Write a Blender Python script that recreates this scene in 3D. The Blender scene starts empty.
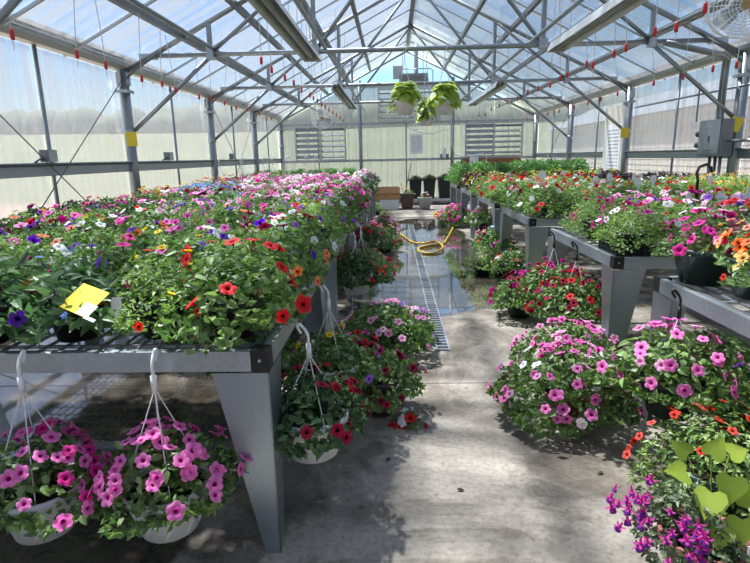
import bpy, math, random
import numpy as np
from mathutils import Vector, Matrix, Euler
random.seed(7)
rng = np.random.default_rng(11)
PI = math.pi
scn = bpy.context.scene
C = scn.collection

# ------------------------------------------------------------------ camera
def set_camera():
    f, p, y, r = 543.566, 0.2252, 0.0366, -0.0217
    cp, sp = math.cos(p), math.sin(p)
    fwd = Vector((-math.sin(y)*cp, math.cos(y)*cp, -sp))
    right = Vector((math.cos(y), math.sin(y), 0)); up = right.cross(fwd)
    r2 = math.cos(r)*right + math.sin(r)*up
    u2 = -math.sin(r)*right + math.cos(r)*up
    cam = bpy.data.cameras.new('camera'); o = bpy.data.objects.new('camera', cam); C.objects.link(o)
    cam.sensor_fit = 'HORIZONTAL'; cam.sensor_width = 36; cam.lens = f/750*36
    cam.clip_end = 2000; cam.clip_start = 0.05
    m = Matrix((r2, u2, -fwd)).transposed().to_4x4(); m.translation = (0, 0, 1.55)
    o.matrix_world = m
    scn.camera = o
set_camera()

# ------------------------------------------------------------------ sky, sun, exposure
w = bpy.data.worlds.new('sky'); scn.world = w; w.use_nodes = True
nt = w.node_tree; nt.nodes.clear()
def wn(t, **k):
    n = nt.nodes.new(t)
    for a, b in k.items(): setattr(n, a, b)
    return n
SUN = Vector((-0.30, 0.33, 0.90)).normalized()
wo = wn('ShaderNodeOutputWorld'); bg = wn('ShaderNodeBackground')
sky = wn('ShaderNodeTexSky', sky_type='NISHITA', sun_disc=False)
sky.sun_elevation = math.asin(SUN.z); sky.sun_rotation = math.atan2(SUN.x, SUN.y)
sky.air_density = 1.0; sky.dust_density = .35; sky.ozone_density = 2.5
tc = wn('ShaderNodeTexCoord'); mp = wn('ShaderNodeMapping'); mp.inputs['Scale'].default_value = (1, 1, 2.6)
nz = wn('ShaderNodeTexNoise'); nz.inputs['Scale'].default_value = 3.2; nz.inputs['Detail'].default_value = 7; nz.inputs['Roughness'].default_value = .58
cr = wn('ShaderNodeValToRGB'); cr.color_ramp.elements[0].position = .50; cr.color_ramp.elements[1].position = .78
mx = wn('ShaderNodeMix', data_type='RGBA'); mx.inputs[7].default_value = (5.6, 6.2, 7.0, 1)
nt.links.new(tc.outputs['Generated'], mp.inputs[0]); nt.links.new(mp.outputs[0], nz.inputs['Vector'])
nt.links.new(nz.outputs['Fac'], cr.inputs[0])
cm = wn('ShaderNodeMath', operation='MULTIPLY'); cm.inputs[1].default_value = .8
nt.links.new(cr.outputs[0], cm.inputs[0]); nt.links.new(cm.outputs[0], mx.inputs[0])
hsv = wn('ShaderNodeHueSaturation'); hsv.inputs['Saturation'].default_value = 1.3
nt.links.new(sky.outputs[0], hsv.inputs['Color']); nt.links.new(hsv.outputs[0], mx.inputs[6]); nt.links.new(mx.outputs[2], bg.inputs[0])
bg.inputs[1].default_value = 0.105
nt.links.new(bg.outputs[0], wo.inputs[0])
sl = bpy.data.lights.new('sun', 'SUN'); so = bpy.data.objects.new('sun', sl); C.objects.link(so)
sl.energy = 8.0; sl.angle = math.radians(2.5); sl.color = (1, .96, .9)
so.rotation_euler = SUN.to_track_quat('Z', 'Y').to_euler(); so.location = (-10, 12, 30)
scn.view_settings.view_transform = 'Standard'; scn.view_settings.look = 'None'
scn.view_settings.gamma = 1; scn.view_settings.use_curve_mapping = False
scn.view_settings.exposure = 1.15

# ------------------------------------------------------------------ materials
def lin(h):
    h = h.lstrip('#'); out = []
    for i in (0, 2, 4):
        v = int(h[i:i+2], 16)/255
        out.append(v/12.92 if v <= .04045 else ((v+.055)/1.055)**2.4)
    return tuple(out)
M = {}
def mat(name):
    m = bpy.data.materials.new(name); m.use_nodes = True; m.node_tree.nodes.clear(); M[name] = m
    t = m.node_tree
    def N(ty, **k):
        n = t.nodes.new(ty)
        for a, b in k.items(): setattr(n, a, b)
        return n
    def L(a, b): t.links.new(a, b)
    out = N('ShaderNodeOutputMaterial')
    return m, N, L, out
def simple(name, col, rough=.5, metal=0., var=.0, scale=20., spec=.5, bump=0.):
    m, N, L, out = mat(name)
    b = N('ShaderNodeBsdfPrincipled'); c = lin(col) if isinstance(col, str) else col
    b.inputs['Roughness'].default_value = rough; b.inputs['Metallic'].default_value = metal
    b.inputs['Specular IOR Level'].default_value = spec
    if var:
        tc = N('ShaderNodeTexCoord'); nz = N('ShaderNodeTexNoise'); nz.inputs['Scale'].default_value = scale; nz.inputs['Detail'].default_value = 5
        L(tc.outputs['Object'], nz.inputs['Vector'])
        mx = N('ShaderNodeMix', data_type='RGBA')
        mx.inputs[6].default_value = (*[x*(1-var) for x in c], 1); mx.inputs[7].default_value = (*[min(1, x*(1+var)) for x in c], 1)
        L(nz.outputs['Fac'], mx.inputs[0]); L(mx.outputs[2], b.inputs['Base Color'])
        if bump:
            bp = N('ShaderNodeBump'); bp.inputs['Strength'].default_value = bump; bp.inputs['Distance'].default_value = .01
            L(nz.outputs['Fac'], bp.inputs['Height']); L(bp.outputs[0], b.inputs['Normal'])
    else:
        b.inputs['Base Color'].default_value = (*c, 1)
    L(b.outputs[0], out.inputs[0]); return m
simple('galv', '#a9b2b8', .42, .75, .22, 45)
simple('galv_leg', '#a3aeb6', .34, .85, .14, 60)
simple('pipe', '#8b9499', .4, .7, .15, 8)
simple('pipe_dark', '#6a7072', .5, .5, .15, 8)
simple('gutter', '#b9bbb6', .45, .5, .1, 6)
simple('alu', '#b8bdbd', .4, .6, .1, 10)
simple('cable', '#5d6265', .5, .6)
simple('white_plastic', '#e6e8ea', .4, 0, .04, 10)
simple('black_plastic', '#15171a', .45, 0, .2, 30)
simple('green_plastic', '#1f3331', .4, 0, .15, 20)
simple('terra', '#8f5a50', .55, 0, .12, 15)
simple('brown_pot', '#5d4a46', .55, 0, .12, 15)
simple('grey_pot', '#a9aeae', .6, 0, .08, 15)
simple('red_plastic', '#b8262c', .45)
simple('cord', '#c9cdd0', .6)
simple('yellow_card', '#d8c32c', .5, 0, .2, 60)
simple('grey_box', '#6c757b', .45, .1, .05, 8)
simple('dark', '#24282a', .6)
simple('soil', '#2b221c', .95, 0, .4, 60)
simple('cardboard', '#b58c63', .8, 0, .1, 12)
simple('wood', '#8a5a38', .6, 0, .25, 6)
simple('hose', '#c9a63a', .4)
simple('wire_white', '#e8ebee', .4)
simple('blue_plastic', '#2f6fc0', .4)
simple('louvre', '#8f989c', .45, .3, .08, 8)
simple('heater', '#9ba2a5', .45, .5, .08, 8)
simple('siding', '#d2cfc6', .7, 0, .06, 3)
simple('tree_far', '#78826c', .9, 0, .4, .5)
simple('stake', '#8a3a2a', .6)

def attr_mat(name, trans, rough, spec, gain=1., sat=1.):
    m, N, L, out = mat(name)
    a = N('ShaderNodeAttribute', attribute_name='Col')
    b = N('ShaderNodeBsdfPrincipled'); b.inputs['Roughness'].default_value = rough; b.inputs['Specular IOR Level'].default_value = spec
    tr = N('ShaderNodeBsdfTranslucent'); mx = N('ShaderNodeMixShader'); mx.inputs[0].default_value = trans
    h0 = N('ShaderNodeHueSaturation'); h0.inputs['Value'].default_value = gain; h0.inputs['Saturation'].default_value = sat; L(a.outputs['Color'], h0.inputs['Color']); L(h0.outputs[0], b.inputs['Base Color'])
    hs = N('ShaderNodeHueSaturation'); hs.inputs['Value'].default_value = 1.8; hs.inputs['Saturation'].default_value = 1.1
    L(a.outputs['Color'], hs.inputs['Color']); L(hs.outputs[0], tr.inputs[0])
    L(b.outputs[0], mx.inputs[1]); L(tr.outputs[0], mx.inputs[2]); L(mx.outputs[0], out.inputs[0])
attr_mat('leaf', .32, .42, .45, 1.12, .88); attr_mat('petal', .38, .6, .2, 1.1)

def poly(name, axis_scale, clear, streak, tint, milk, rough_spec=.25):
    # multiwall sheet: part clear, part milky, with fine flutes
    m, N, L, out = mat(name)
    tc = N('ShaderNodeTexCoord'); mp = N('ShaderNodeMapping'); mp.inputs['Scale'].default_value = axis_scale
    L(tc.outputs['Object'], mp.inputs[0])
    nz = N('ShaderNodeTexNoise'); nz.inputs['Scale'].default_value = 1; nz.inputs['Detail'].default_value = 4; nz.inputs['Roughness'].default_value = .65
    L(mp.outputs[0], nz.inputs['Vector'])
    mr = N('ShaderNodeMapRange'); mr.inputs[1].default_value = .38; mr.inputs[2].default_value = .63
    mr.inputs[3].default_value = clear-streak; mr.inputs[4].default_value = clear+streak
    L(nz.outputs['Fac'], mr.inputs[0])
    tp = N('ShaderNodeBsdfTransparent'); tp.inputs[0].default_value = (*tint, 1)
    tl = N('ShaderNodeBsdfTranslucent'); tl.inputs[0].default_value = (*[milk*x for x in (.95, .98, 1.0)], 1)
    df = N('ShaderNodeBsdfDiffuse'); df.inputs[0].default_value = (*[milk*x for x in (.9, .93, .96)], 1)
    m1 = N('ShaderNodeMixShader'); m1.inputs[0].default_value = .25; L(tl.outputs[0], m1.inputs[1]); L(df.outputs[0], m1.inputs[2])
    m2 = N('ShaderNodeMixShader'); L(mr.outputs[0], m2.inputs[0]); L(m1.outputs[0], m2.inputs[1]); L(tp.outputs[0], m2.inputs[2])
    gl = N('ShaderNodeBsdfGlossy'); gl.inputs['Roughness'].default_value = rough_spec; gl.inputs[0].default_value = (.9, .9, .9, 1)
    m3 = N('ShaderNodeMixShader'); fr = N('ShaderNodeFresnel'); fr.inputs[0].default_value = 1.25
    fm = N('ShaderNodeMath', operation='MULTIPLY'); fm.inputs[1].default_value = .5
    L(fr.outputs[0], fm.inputs[0]); L(fm.outputs[0], m3.inputs[0]); L(m2.outputs[0], m3.inputs[1]); L(gl.outputs[0], m3.inputs[2])
    L(m3.outputs[0], out.inputs[0])
poly('poly_roof', (.25, 7, .25), .74, .22, (.86, .885, .92), .32)
poly('poly_side', (9, 9, .12), .72, .12, (.92, .94, .96), .50)
poly('poly_end', (12, 12, .25), .64, .12, (.70, .72, .73), .34)
m, N, L, out = mat('clear_pane')
tp = N('ShaderNodeBsdfTransparent'); tp.inputs[0].default_value = (.95, .97, .98, 1); gl = N('ShaderNodeBsdfGlossy'); gl.inputs['Roughness'].default_value = .05
mm = N('ShaderNodeMixShader'); mm.inputs[0].default_value = .05; L(tp.outputs[0], mm.inputs[1]); L(gl.outputs[0], mm.inputs[2]); L(mm.outputs[0], out.inputs[0])

def concrete():
    m, N, L, out = mat('concrete')
    tc = N('ShaderNodeTexCoord')
    def noise(s, d=6, r=.6, dist=0):
        n = N('ShaderNodeTexNoise'); n.inputs['Scale'].default_value = s; n.inputs['Detail'].default_value = d; n.inputs['Roughness'].default_value = r; n.inputs['Distortion'].default_value = dist
        L(tc.outputs['Object'], n.inputs['Vector']); return n.outputs['Fac']
    def ramp(src, a, b, ca=0, cb=1):
        r = N('ShaderNodeMapRange'); r.interpolation_type = 'SMOOTHSTEP'
        r.inputs[1].default_value = a; r.inputs[2].default_value = b; r.inputs[3].default_value = ca; r.inputs[4].default_value = cb
        L(src, r.inputs[0]); return r.outputs[0]
    def math_(op, a, b):
        n = N('ShaderNodeMath', operation=op); n.use_clamp = True
        for i, v in ((0, a), (1, b)):
            if isinstance(v, (int, float)): n.inputs[i].default_value = v
            else: L(v, n.inputs[i])
        return n.outputs[0]
    sep = N('ShaderNodeSeparateXYZ'); L(tc.outputs['Object'], sep.inputs[0]); X, Y = sep.outputs[0], sep.outputs[1]
    # base tones
    mx = N('ShaderNodeMix', data_type='RGBA'); mx.inputs[6].default_value = (*lin('#6c665d'), 1); mx.inputs[7].default_value = (*lin('#a59e92'), 1)
    L(ramp(noise(1.1, 9, .68, .6), .36, .62), mx.inputs[0])
    mx2 = N('ShaderNodeMix', data_type='RGBA', blend_type='MULTIPLY'); mx2.inputs[0].default_value = 1
    g = N('ShaderNodeMix', data_type='RGBA'); g.inputs[6].default_value = (.80, .78, .76, 1); g.inputs[7].default_value = (1.05, 1.05, 1.05, 1)
    L(ramp(noise(38, 5, .7), .36, .58), g.inputs[0]); L(mx.outputs[2], mx2.inputs[6]); L(g.outputs[2], mx2.inputs[7])
    # fine pits
    mx3 = N('ShaderNodeMix', data_type='RGBA', blend_type='MULTIPLY'); mx3.inputs[7].default_value = (.68, .64, .60, 1)
    L(ramp(noise(14, 3, .5), .64, .72), mx3.inputs[0]); L(mx2.outputs[2], mx3.inputs[6])
    # damp stain
    mx4 = N('ShaderNodeMix', data_type='RGBA', blend_type='MULTIPLY'); mx4.inputs[7].default_value = (.60, .57, .54, 1)
    L(ramp(noise(1.3, 9, .66, 1.4), .49, .58), mx4.inputs[0]); L(mx3.outputs[2], mx4.inputs[6])
    # standing water: along the aisle drain and under braced-side benches with shade painted in
    ya = math_('MULTIPLY', ramp(Y, 4.3, 6.0), ramp(Y, 15.5, 11.0))
    xa = math_('MULTIPLY', ramp(X, -1.2, -.3), ramp(X, 1.7, 1.15))
    zone = math_('MULTIPLY', ya, xa)
    wet_shade_zone = ramp(X, -.55, -1.15)
    zz = math_('MAXIMUM', zone, wet_shade_zone)
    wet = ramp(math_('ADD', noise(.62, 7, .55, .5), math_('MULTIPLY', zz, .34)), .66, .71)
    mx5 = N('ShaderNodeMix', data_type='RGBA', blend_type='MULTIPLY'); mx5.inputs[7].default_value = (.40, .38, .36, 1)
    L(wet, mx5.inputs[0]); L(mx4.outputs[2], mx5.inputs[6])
    b = N('ShaderNodeBsdfPrincipled'); L(mx5.outputs[2], b.inputs['Base Color'])
    L(ramp(wet, 0, 1, .72, .06), b.inputs['Roughness'])
    b.inputs['Specular IOR Level'].default_value = .5; b.inputs['Coat IOR'].default_value = 1.6
    L(wet, b.inputs['Coat Weight']); b.inputs['Coat Roughness'].default_value = .03
    bp = N('ShaderNodeBump'); bp.inputs['Distance'].default_value = .006
    L(ramp(wet, 0, 1, .5, .02), bp.inputs['Strength']); L(noise(30, 6, .7), bp.inputs['Height']); L(bp.outputs[0], b.inputs['Normal'])
    L(b.outputs[0], out.inputs[0])
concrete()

def ground_mat():
    m, N, L, out = mat('ground')
    tc = N('ShaderNodeTexCoord'); nz = N('ShaderNodeTexNoise'); nz.inputs['Scale'].default_value = .12; nz.inputs['Detail'].default_value = 6
    L(tc.outputs['Object'], nz.inputs['Vector'])
    sep = N('ShaderNodeSeparateXYZ'); L(tc.outputs['Object'], sep.inputs[0])
    r = N('ShaderNodeMapRange'); r.inputs[1].default_value = 20; r.inputs[2].default_value = 24; L(sep.outputs[1], r.inputs[0])
    a = N('ShaderNodeMix', data_type='RGBA'); a.inputs[6].default_value = (*lin('#b39a86'), 1); a.inputs[7].default_value = (*lin('#c9b3a2'), 1)
    g = N('ShaderNodeMix', data_type='RGBA'); g.inputs[6].default_value = (*lin('#747d5e'), 1); g.inputs[7].default_value = (*lin('#9b9c82'), 1)
    L(nz.outputs['Fac'], a.inputs[0]); L(nz.outputs['Fac'], g.inputs[0])
    x = N('ShaderNodeMix', data_type='RGBA'); L(r.outputs[0], x.inputs[0]); L(a.outputs[2], x.inputs[6]); L(g.outputs[2], x.inputs[7])
    b = N('ShaderNodeBsdfDiffuse'); L(x.outputs[2], b.inputs[0]); L(b.outputs[0], out.inputs[0])
ground_mat()

def print_mat(name, base, ink, rows, horiz_axis=0):
    # paper with rows of small illegible print
    m, N, L, out = mat(name)
    tc = N('ShaderNodeTexCoord'); sep = N('ShaderNodeSeparateXYZ'); L(tc.outputs['Generated'], sep.inputs[0])
    v = sep.outputs[2]; u = sep.outputs[horiz_axis]
    mu = N('ShaderNodeMath', operation='MULTIPLY'); mu.inputs[1].default_value = rows; L(v, mu.inputs[0])
    fr = N('ShaderNodeMath', operation='FRACT'); L(mu.outputs[0], fr.inputs[0])
    lt = N('ShaderNodeMath', operation='LESS_THAN'); lt.inputs[1].default_value = .45; L(fr.outputs[0], lt.inputs[0])
    fl = N('ShaderNodeMath', operation='FLOOR'); L(mu.outputs[0], fl.inputs[0])
    cb = N('ShaderNodeCombineXYZ'); m2 = N('ShaderNodeMath', operation='MULTIPLY'); m2.inputs[1].default_value = 26; L(u, m2.inputs[0])
    L(m2.outputs[0], cb.inputs[0]); L(fl.outputs[0], cb.inputs[1])
    wn_ = N('ShaderNodeTexNoise'); wn_.inputs['Scale'].default_value = 1.0; L(cb.outputs[0], wn_.inputs['Vector'])
    gt = N('ShaderNodeMath', operation='GREATER_THAN'); gt.inputs[1].default_value = .47; L(wn_.outputs['Fac'], gt.inputs[0])
    a = N('ShaderNodeMath', operation='MULTIPLY'); L(lt.outputs[0], a.inputs[0]); L(gt.outputs[0], a.inputs[1])
    # margins
    for s, th in ((u, .12), (v, .08)):
        sb = N('ShaderNodeMath', operation='SUBTRACT'); sb.inputs[1].default_value = .5; L(s, sb.inputs[0])
        ab = N('ShaderNodeMath', operation='ABSOLUTE'); L(sb.outputs[0], ab.inputs[0])
        l2 = N('ShaderNodeMath', operation='LESS_THAN'); l2.inputs[1].default_value = .5-th; L(ab.outputs[0], l2.inputs[0])
        nn = N('ShaderNodeMath', operation='MULTIPLY'); L(a.outputs[0], nn.inputs[0]); L(l2.outputs[0], nn.inputs[1]); a = nn
    x = N('ShaderNodeMix', data_type='RGBA'); x.inputs[6].default_value = (*lin(base), 1); x.inputs[7].default_value = (*lin(ink), 1); L(a.outputs[0], x.inputs[0])
    b = N('ShaderNodeBsdfPrincipled'); b.inputs['Roughness'].default_value = .6; L(x.outputs[2], b.inputs['Base Color']); L(b.outputs[0], out.inputs[0])
print_mat('notice_end', '#eceff2', '#8b93a0', 16, 0)
print_mat('notice_side', '#eef0f2', '#9aa0a8', 14, 1)

# ------------------------------------------------------------------ mesh helpers
class MB:
    def __init__(s): s.v = []; s.f = []; s.n = 0
    def add(s, vs, fs):
        s.v += [tuple(p) for p in vs]; s.f += [tuple(i+s.n for i in q) for q in fs]; s.n += len(vs); return s
    def box(s, lo, hi, mtx=None):
        (a, b, c), (d, e, f) = lo, hi
        vs = [(a,b,c),(d,b,c),(d,e,c),(a,e,c),(a,b,f),(d,b,f),(d,e,f),(a,e,f)]
        if mtx is not None: vs = [mtx @ Vector(p) for p in vs]
        return s.add(vs, [(0,3,2,1),(4,5,6,7),(0,1,5,4),(1,2,6,5),(2,3,7,6),(3,0,4,7)])
    def tube(s, p0, p1, r, n=8, r1=None, cap=True):
        return s.path([p0, p1], r, n, r1, cap)
    def path(s, pts, r, n=8, r1=None, cap=True, closed=False):
        pts = [Vector(p) for p in pts]; k = len(pts); vs = []; prev = None
        for i, p in enumerate(pts):
            a = pts[i-1] if (i > 0 or closed) else p; b = pts[(i+1) % k] if (i < k-1 or closed) else p
            d = (b-a).normalized()
            if prev is None:
                ref = Vector((0,0,1)) if abs(d.z) < .9 else Vector((1,0,0)); u = d.cross(ref).normalized()
            else:
                u = prev - d*prev.dot(d); u = u.normalized() if u.length > 1e-6 else d.orthogonal().normalized()
            prev = u; w_ = d.cross(u)
            rr = r if r1 is None else r + (r1-r)*i/(k-1)
            vs += [p + rr*(math.cos(2*PI*j/n)*u + math.sin(2*PI*j/n)*w_) for j in range(n)]
        fs = []
        for i in range(k if closed else k-1):
            o, q = i*n, ((i+1) % k)*n
            fs += [(o+j, o+(j+1) % n, q+(j+1) % n, q+j) for j in range(n)]
        if cap and not closed: fs += [tuple(range(n-1, -1, -1)), tuple((k-1)*n+j for j in range(n))]
        return s.add(vs, fs)
    def lathe(s, prof, n=20, c=(0,0,0)):
        vs = []
        for r, z in prof: vs += [(c[0]+r*math.cos(2*PI*j/n), c[1]+r*math.sin(2*PI*j/n), c[2]+z) for j in range(n)]
        fs = []
        for i in range(len(prof)-1):
            o, q = i*n, (i+1)*n
            fs += [(o+j, o+(j+1) % n, q+(j+1) % n, q+j) for j in range(n)]
        return s.add(vs, fs)
    def prism(s, poly2, axis, a, b):
        # poly2: 2D outline; axis 0/1/2 extruded from a to b
        n = len(poly2)
        def P(u, v, t): return {0:(t,u,v), 1:(u,t,v), 2:(u,v,t)}[axis]
        vs = [P(u,v,a) for u,v in poly2] + [P(u,v,b) for u,v in poly2]
        fs = [tuple(range(n)), tuple(range(2*n-1, n-1, -1))] + [(i, (i+1) % n, n+(i+1) % n, n+i) for i in range(n)]
        return s.add(vs, fs)
    def mesh(s, name, mat_, smooth=False):
        me = bpy.data.meshes.new(name); me.from_pydata(s.v, [], s.f); me.materials.append(M[mat_])
        if smooth: me.polygons.foreach_set('use_smooth', [True]*len(me.polygons))
        me.update(); return me
def link(name, data, parent=None, loc=None, rz=0):
    o = bpy.data.objects.new(name, data); C.objects.link(o)
    if parent is not None: o.parent = parent
    if loc is not None: o.location = loc
    if rz: o.rotation_euler.z = rz
    return o
def ob(name, mb, mat_, parent=None, smooth=False, loc=None, rz=0):
    return link(name, mb.mesh(name, mat_, smooth), parent, loc, rz)
def thing(name, label, cat, loc=(0,0,0), rz=0, group=None):
    return tag(link(name, None, None, loc, rz), label, cat, group)
def tag(o, label, cat, group=None):
    o['label'] = label; o['category'] = cat
    if group: o['group'] = group
    return o
def struct(o, label=None):
    o['kind'] = 'structure'
    if label: o['label'] = label
    return o

# ------------------------------------------------------------------ building data
RX, W = .5, 4.27
XL, XR = RX-W, RX+W
FY = [7.96+3.66*k for k in range(-3, 4)]        # frame positions, last = end wall
Y0, Y1 = FY[0], FY[-1]
RIDGE, SLOPE = 4.90, .495
def roofz(x): return RIDGE - SLOPE*abs(x-RX)
EAVE, TIE = 2.80, 2.98
K1, K2, K3 = .702, .363, .896

# floor
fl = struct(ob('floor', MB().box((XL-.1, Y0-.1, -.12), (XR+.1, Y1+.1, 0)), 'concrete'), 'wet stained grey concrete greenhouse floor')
# trench drain let into the aisle
dr = MB()
for sx in (-.055, .045): dr.box((.39+sx, 4.2, .001), (.39+sx+.012, 12.6, .008))
ob('drain_channel', dr, 'galv', fl)
ob('drain_bed', MB().box((.345, 4.2, -.002), (.437, 12.6, .003)), 'dark', fl)
bar_me = MB().box((-.042, -.011, 0), (.042, .011, .004)).mesh('drain_bar', 'galv')
y = 4.23
while y < 12.5:
    link('drain_bar', bar_me, fl, (.391, y, .003)); y += .075 if y < 7.5 else .15

# control joints in the slab
jb = MB()
for yy in (3.55, 7.96, 12.2): jb.box((XL, yy, .0005), (XR, yy+.008, .0012))
for xx in (-1.02,): jb.box((xx, Y0, .0005), (xx+.007, Y1, .0012))
ob('joint', jb, 'dark', fl)

# ---- side walls
def side_wall(side):
    X = XL if side == 'left' else XR
    s = -1 if side == 'left' else 1
    wall = struct(ob('wall_'+side, MB().box((X-.06+s*.09, Y0, 0), (X+.06+s*.09, Y1, .18)), 'concrete'),
                  'translucent ribbed sheet side wall with steel posts, ' + ('cable braces' if s < 0 else 'fuse box side'))
    col = MB().tube((0,0,0), (0,0,EAVE), .072, 14)
    cme = col.mesh('column', 'pipe', True)
    bk = MB()
    bk.box((-.085, -.04, EAVE-.20), (.085, .04, EAVE-.02)); bk.box((-.085, -.11, EAVE-.30), (.085, .11, EAVE-.26)); bk.box((-.02, -.12, EAVE-.22), (.02, .12, EAVE+.02))
    bme = bk.mesh('column_bracket', 'galv')
    cl = MB().tube((0,0,1.93), (0,0,2.0), .085, 14); clm = cl.mesh('brace_collar', 'galv', True)
    for yy in FY:
        c = link('column', cme, wall, (X, yy, 0)); link('bracket', bme, c); link('collar', clm, c)
    pm = MB().box((-.004, -.905, 0), (.004, .905, EAVE-.2)).mesh('glazing_sheet', 'poly_side')
    for a, b in zip(FY[:-1], FY[1:]):
        md = (a+b)/2
        for t in (a+.915, md+.915): link('glazing_sheet', pm, wall, (X+s*.10, t, .19))
    mm = MB().tube((0,0,0), (0,0,EAVE), .022, 8).mesh('mullion', 'pipe', True)
    for a, b in zip(FY[:-1], FY[1:]): link('mullion', mm, wall, (X+s*.06, (a+b)/2, 0))
    g = MB().box((X+s*.04-.03, Y0, 1.42), (X+s*.04+.03, Y1, 1.53)); ob('girt_rail', g, 'galv', wall)
    g = MB().tube((X-s*.02, Y0, 1.545), (X-s*.02, Y1, 1.545), .02, 8); ob('conduit', g, 'pipe_dark', wall, True)
    g = MB().box((X+s*.05-.02, Y0, .74), (X+s*.05+.02, Y1, .80)); ob('girt_rail', g, 'galv', wall)
    if s > 0:
        ob('conduit', MB().path([(X-.05, 6.2, 2.38), (X-.05, 9.0, 2.38), (X-.05, 11.2, 2.38)], .018, 8), 'pipe', wall, True)
    return wall
wl = side_wall('left'); wr = side_wall('right')
def cable(wall, X, ya, yb):
    for p, q in (((X, ya+.05, 2.7), (X, yb-.05, .12)), ((X, ya+.05, .12), (X, yb-.05, 2.7))):
        ob('brace_cable', MB().tube(p, q, .007, 5), 'cable', wall)
cable(wl, XL+.03, FY[2], FY[3]); cable(wl, XL+.03, FY[4], FY[5]); cable(wr, XR-.03, FY[5], FY[6])

# ---- end wall (shuttered) and the wall behind the camera
def end_wall(name, Y, s, label):
    wall = struct(ob(name, MB().box((XL, Y-.06+s*.1, 0), (XR, Y+.06+s*.1, .18)), 'concrete'), label)
    xs = [XL, -2.52, -1.08, .46, 2.01, 3.4, XR]
    for a, b in zip(xs[:-1], xs[1:]):
        for z0, z1 in ((.19, 1.42), (1.46, 2.62)):
            ob('glazing_sheet', MB().box((a+.01, Y+s*.08-.004, z0), (b-.01, Y+s*.08+.004, z1)), 'poly_end', wall)
        # gable sheets up to the clear top light
        top = lambda x: min(roofz(x)-.08, 3.78)
        pts = [(a+.01, 2.66), (b-.01, 2.66)]
        for x in np.linspace(b-.01, a+.01, 7): pts.append((float(x), top(float(x))))
        ob('glazing_sheet', MB().prism(pts, 1, Y+s*.08-.004, Y+s*.08+.004), 'poly_end', wall)
    hw = (RIDGE-.08-3.82)/SLOPE
    ob('clear_pane', MB().prism([(RX-hw, 3.82), (RX+hw, 3.82), (RX, RIDGE-.08)], 1, Y+s*.08-.003, Y+s*.08+.003), 'clear_pane', wall)
    for x in (-1.08, 2.01): ob('post', MB().tube((x, Y, 0), (x, Y, roofz(x)-.1), .06, 12), 'pipe', wall, True)
    for x in (-2.52, .46, 3.4): ob('mullion', MB().tube((x, Y+s*.04, 0), (x, Y+s*.04, 2.65 if x != .46 else 2.64), .022, 8), 'pipe', wall, True)
    for z in (1.44, 2.64): ob('girt_rail', MB().box((XL, Y+s*.03-.03, z-.04), (XR, Y+s*.03+.03, z+.04)), 'galv', wall)
    hb = (RIDGE-3.8)/SLOPE
    ob('girt_rail', MB().box((RX-hb, Y+s*.03-.03, 3.77), (RX+hb, Y+s*.03+.03, 3.83)), 'galv', wall)
    return wall
wb = end_wall('wall_back', Y1, 1, 'translucent gable end wall with louvred shutters')
wf = end_wall('wall_front', Y0, -1, 'translucent gable end wall opposite the louvred shutters')

# louvred shutter windows
slat = MB().box((-.5, -.06, -.006), (.5, .06, .006), Euler((math.radians(34), 0, 0)).to_matrix().to_4x4()).mesh('slat', 'louvre')
slat_c = MB().box((-.5, -.06, -.006), (.5, .06, .006), Euler((math.radians(62), 0, 0)).to_matrix().to_4x4()).mesh('slat', 'louvre')
def shutter(n, x0, x1, z0, z1, label, left_closed=True):
    Y = Y1-.02
    wnd = struct(ob('window_%d' % n, MB().box((x0-.05, Y-.05, z0-.05), (x1+.05, Y+.05, z0)).box((x0-.05, Y-.05, z1), (x1+.05, Y+.05, z1+.05))
                 .box((x0-.05, Y-.05, z0), (x0, Y+.05, z1)).box((x1, Y-.05, z0), (x1+.05, Y+.05, z1)), 'alu'), label)
    xm = (x0+x1)/2
    ob('mullion', MB().box((xm-.03, Y-.05, z0), (xm+.03, Y+.05, z1)), 'alu', wnd)
    for hx0, hx1, me in ((x0, xm-.03, slat_c if left_closed else slat), (xm+.03, x1, slat)):
        ob('tie_bar', MB().box(((hx0+hx1)/2-.012, Y-.075, z0), ((hx0+hx1)/2+.012, Y-.06, z1)), 'alu', wnd)
        k = max(5, int((z1-z0)/.165))
        for i in range(k):
            o = link('slat', me, wnd, ((hx0+hx1)/2, Y, z0+(i+.5)*(z1-z0)/k)); o.scale.x = hx1-hx0
    return wnd
shutter(1, -3.25, -1.62, 1.50, 2.57, 'louvred shutter window on the cable brace side of the end wall')
shutter(2, 2.48, 4.30, 1.53, 2.57, 'louvred shutter window on the fuse box side of the end wall')
shutter(3, -.42, 1.55, 2.72, 3.70, 'louvred shutter window high in the middle of the end wall', False)

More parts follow.
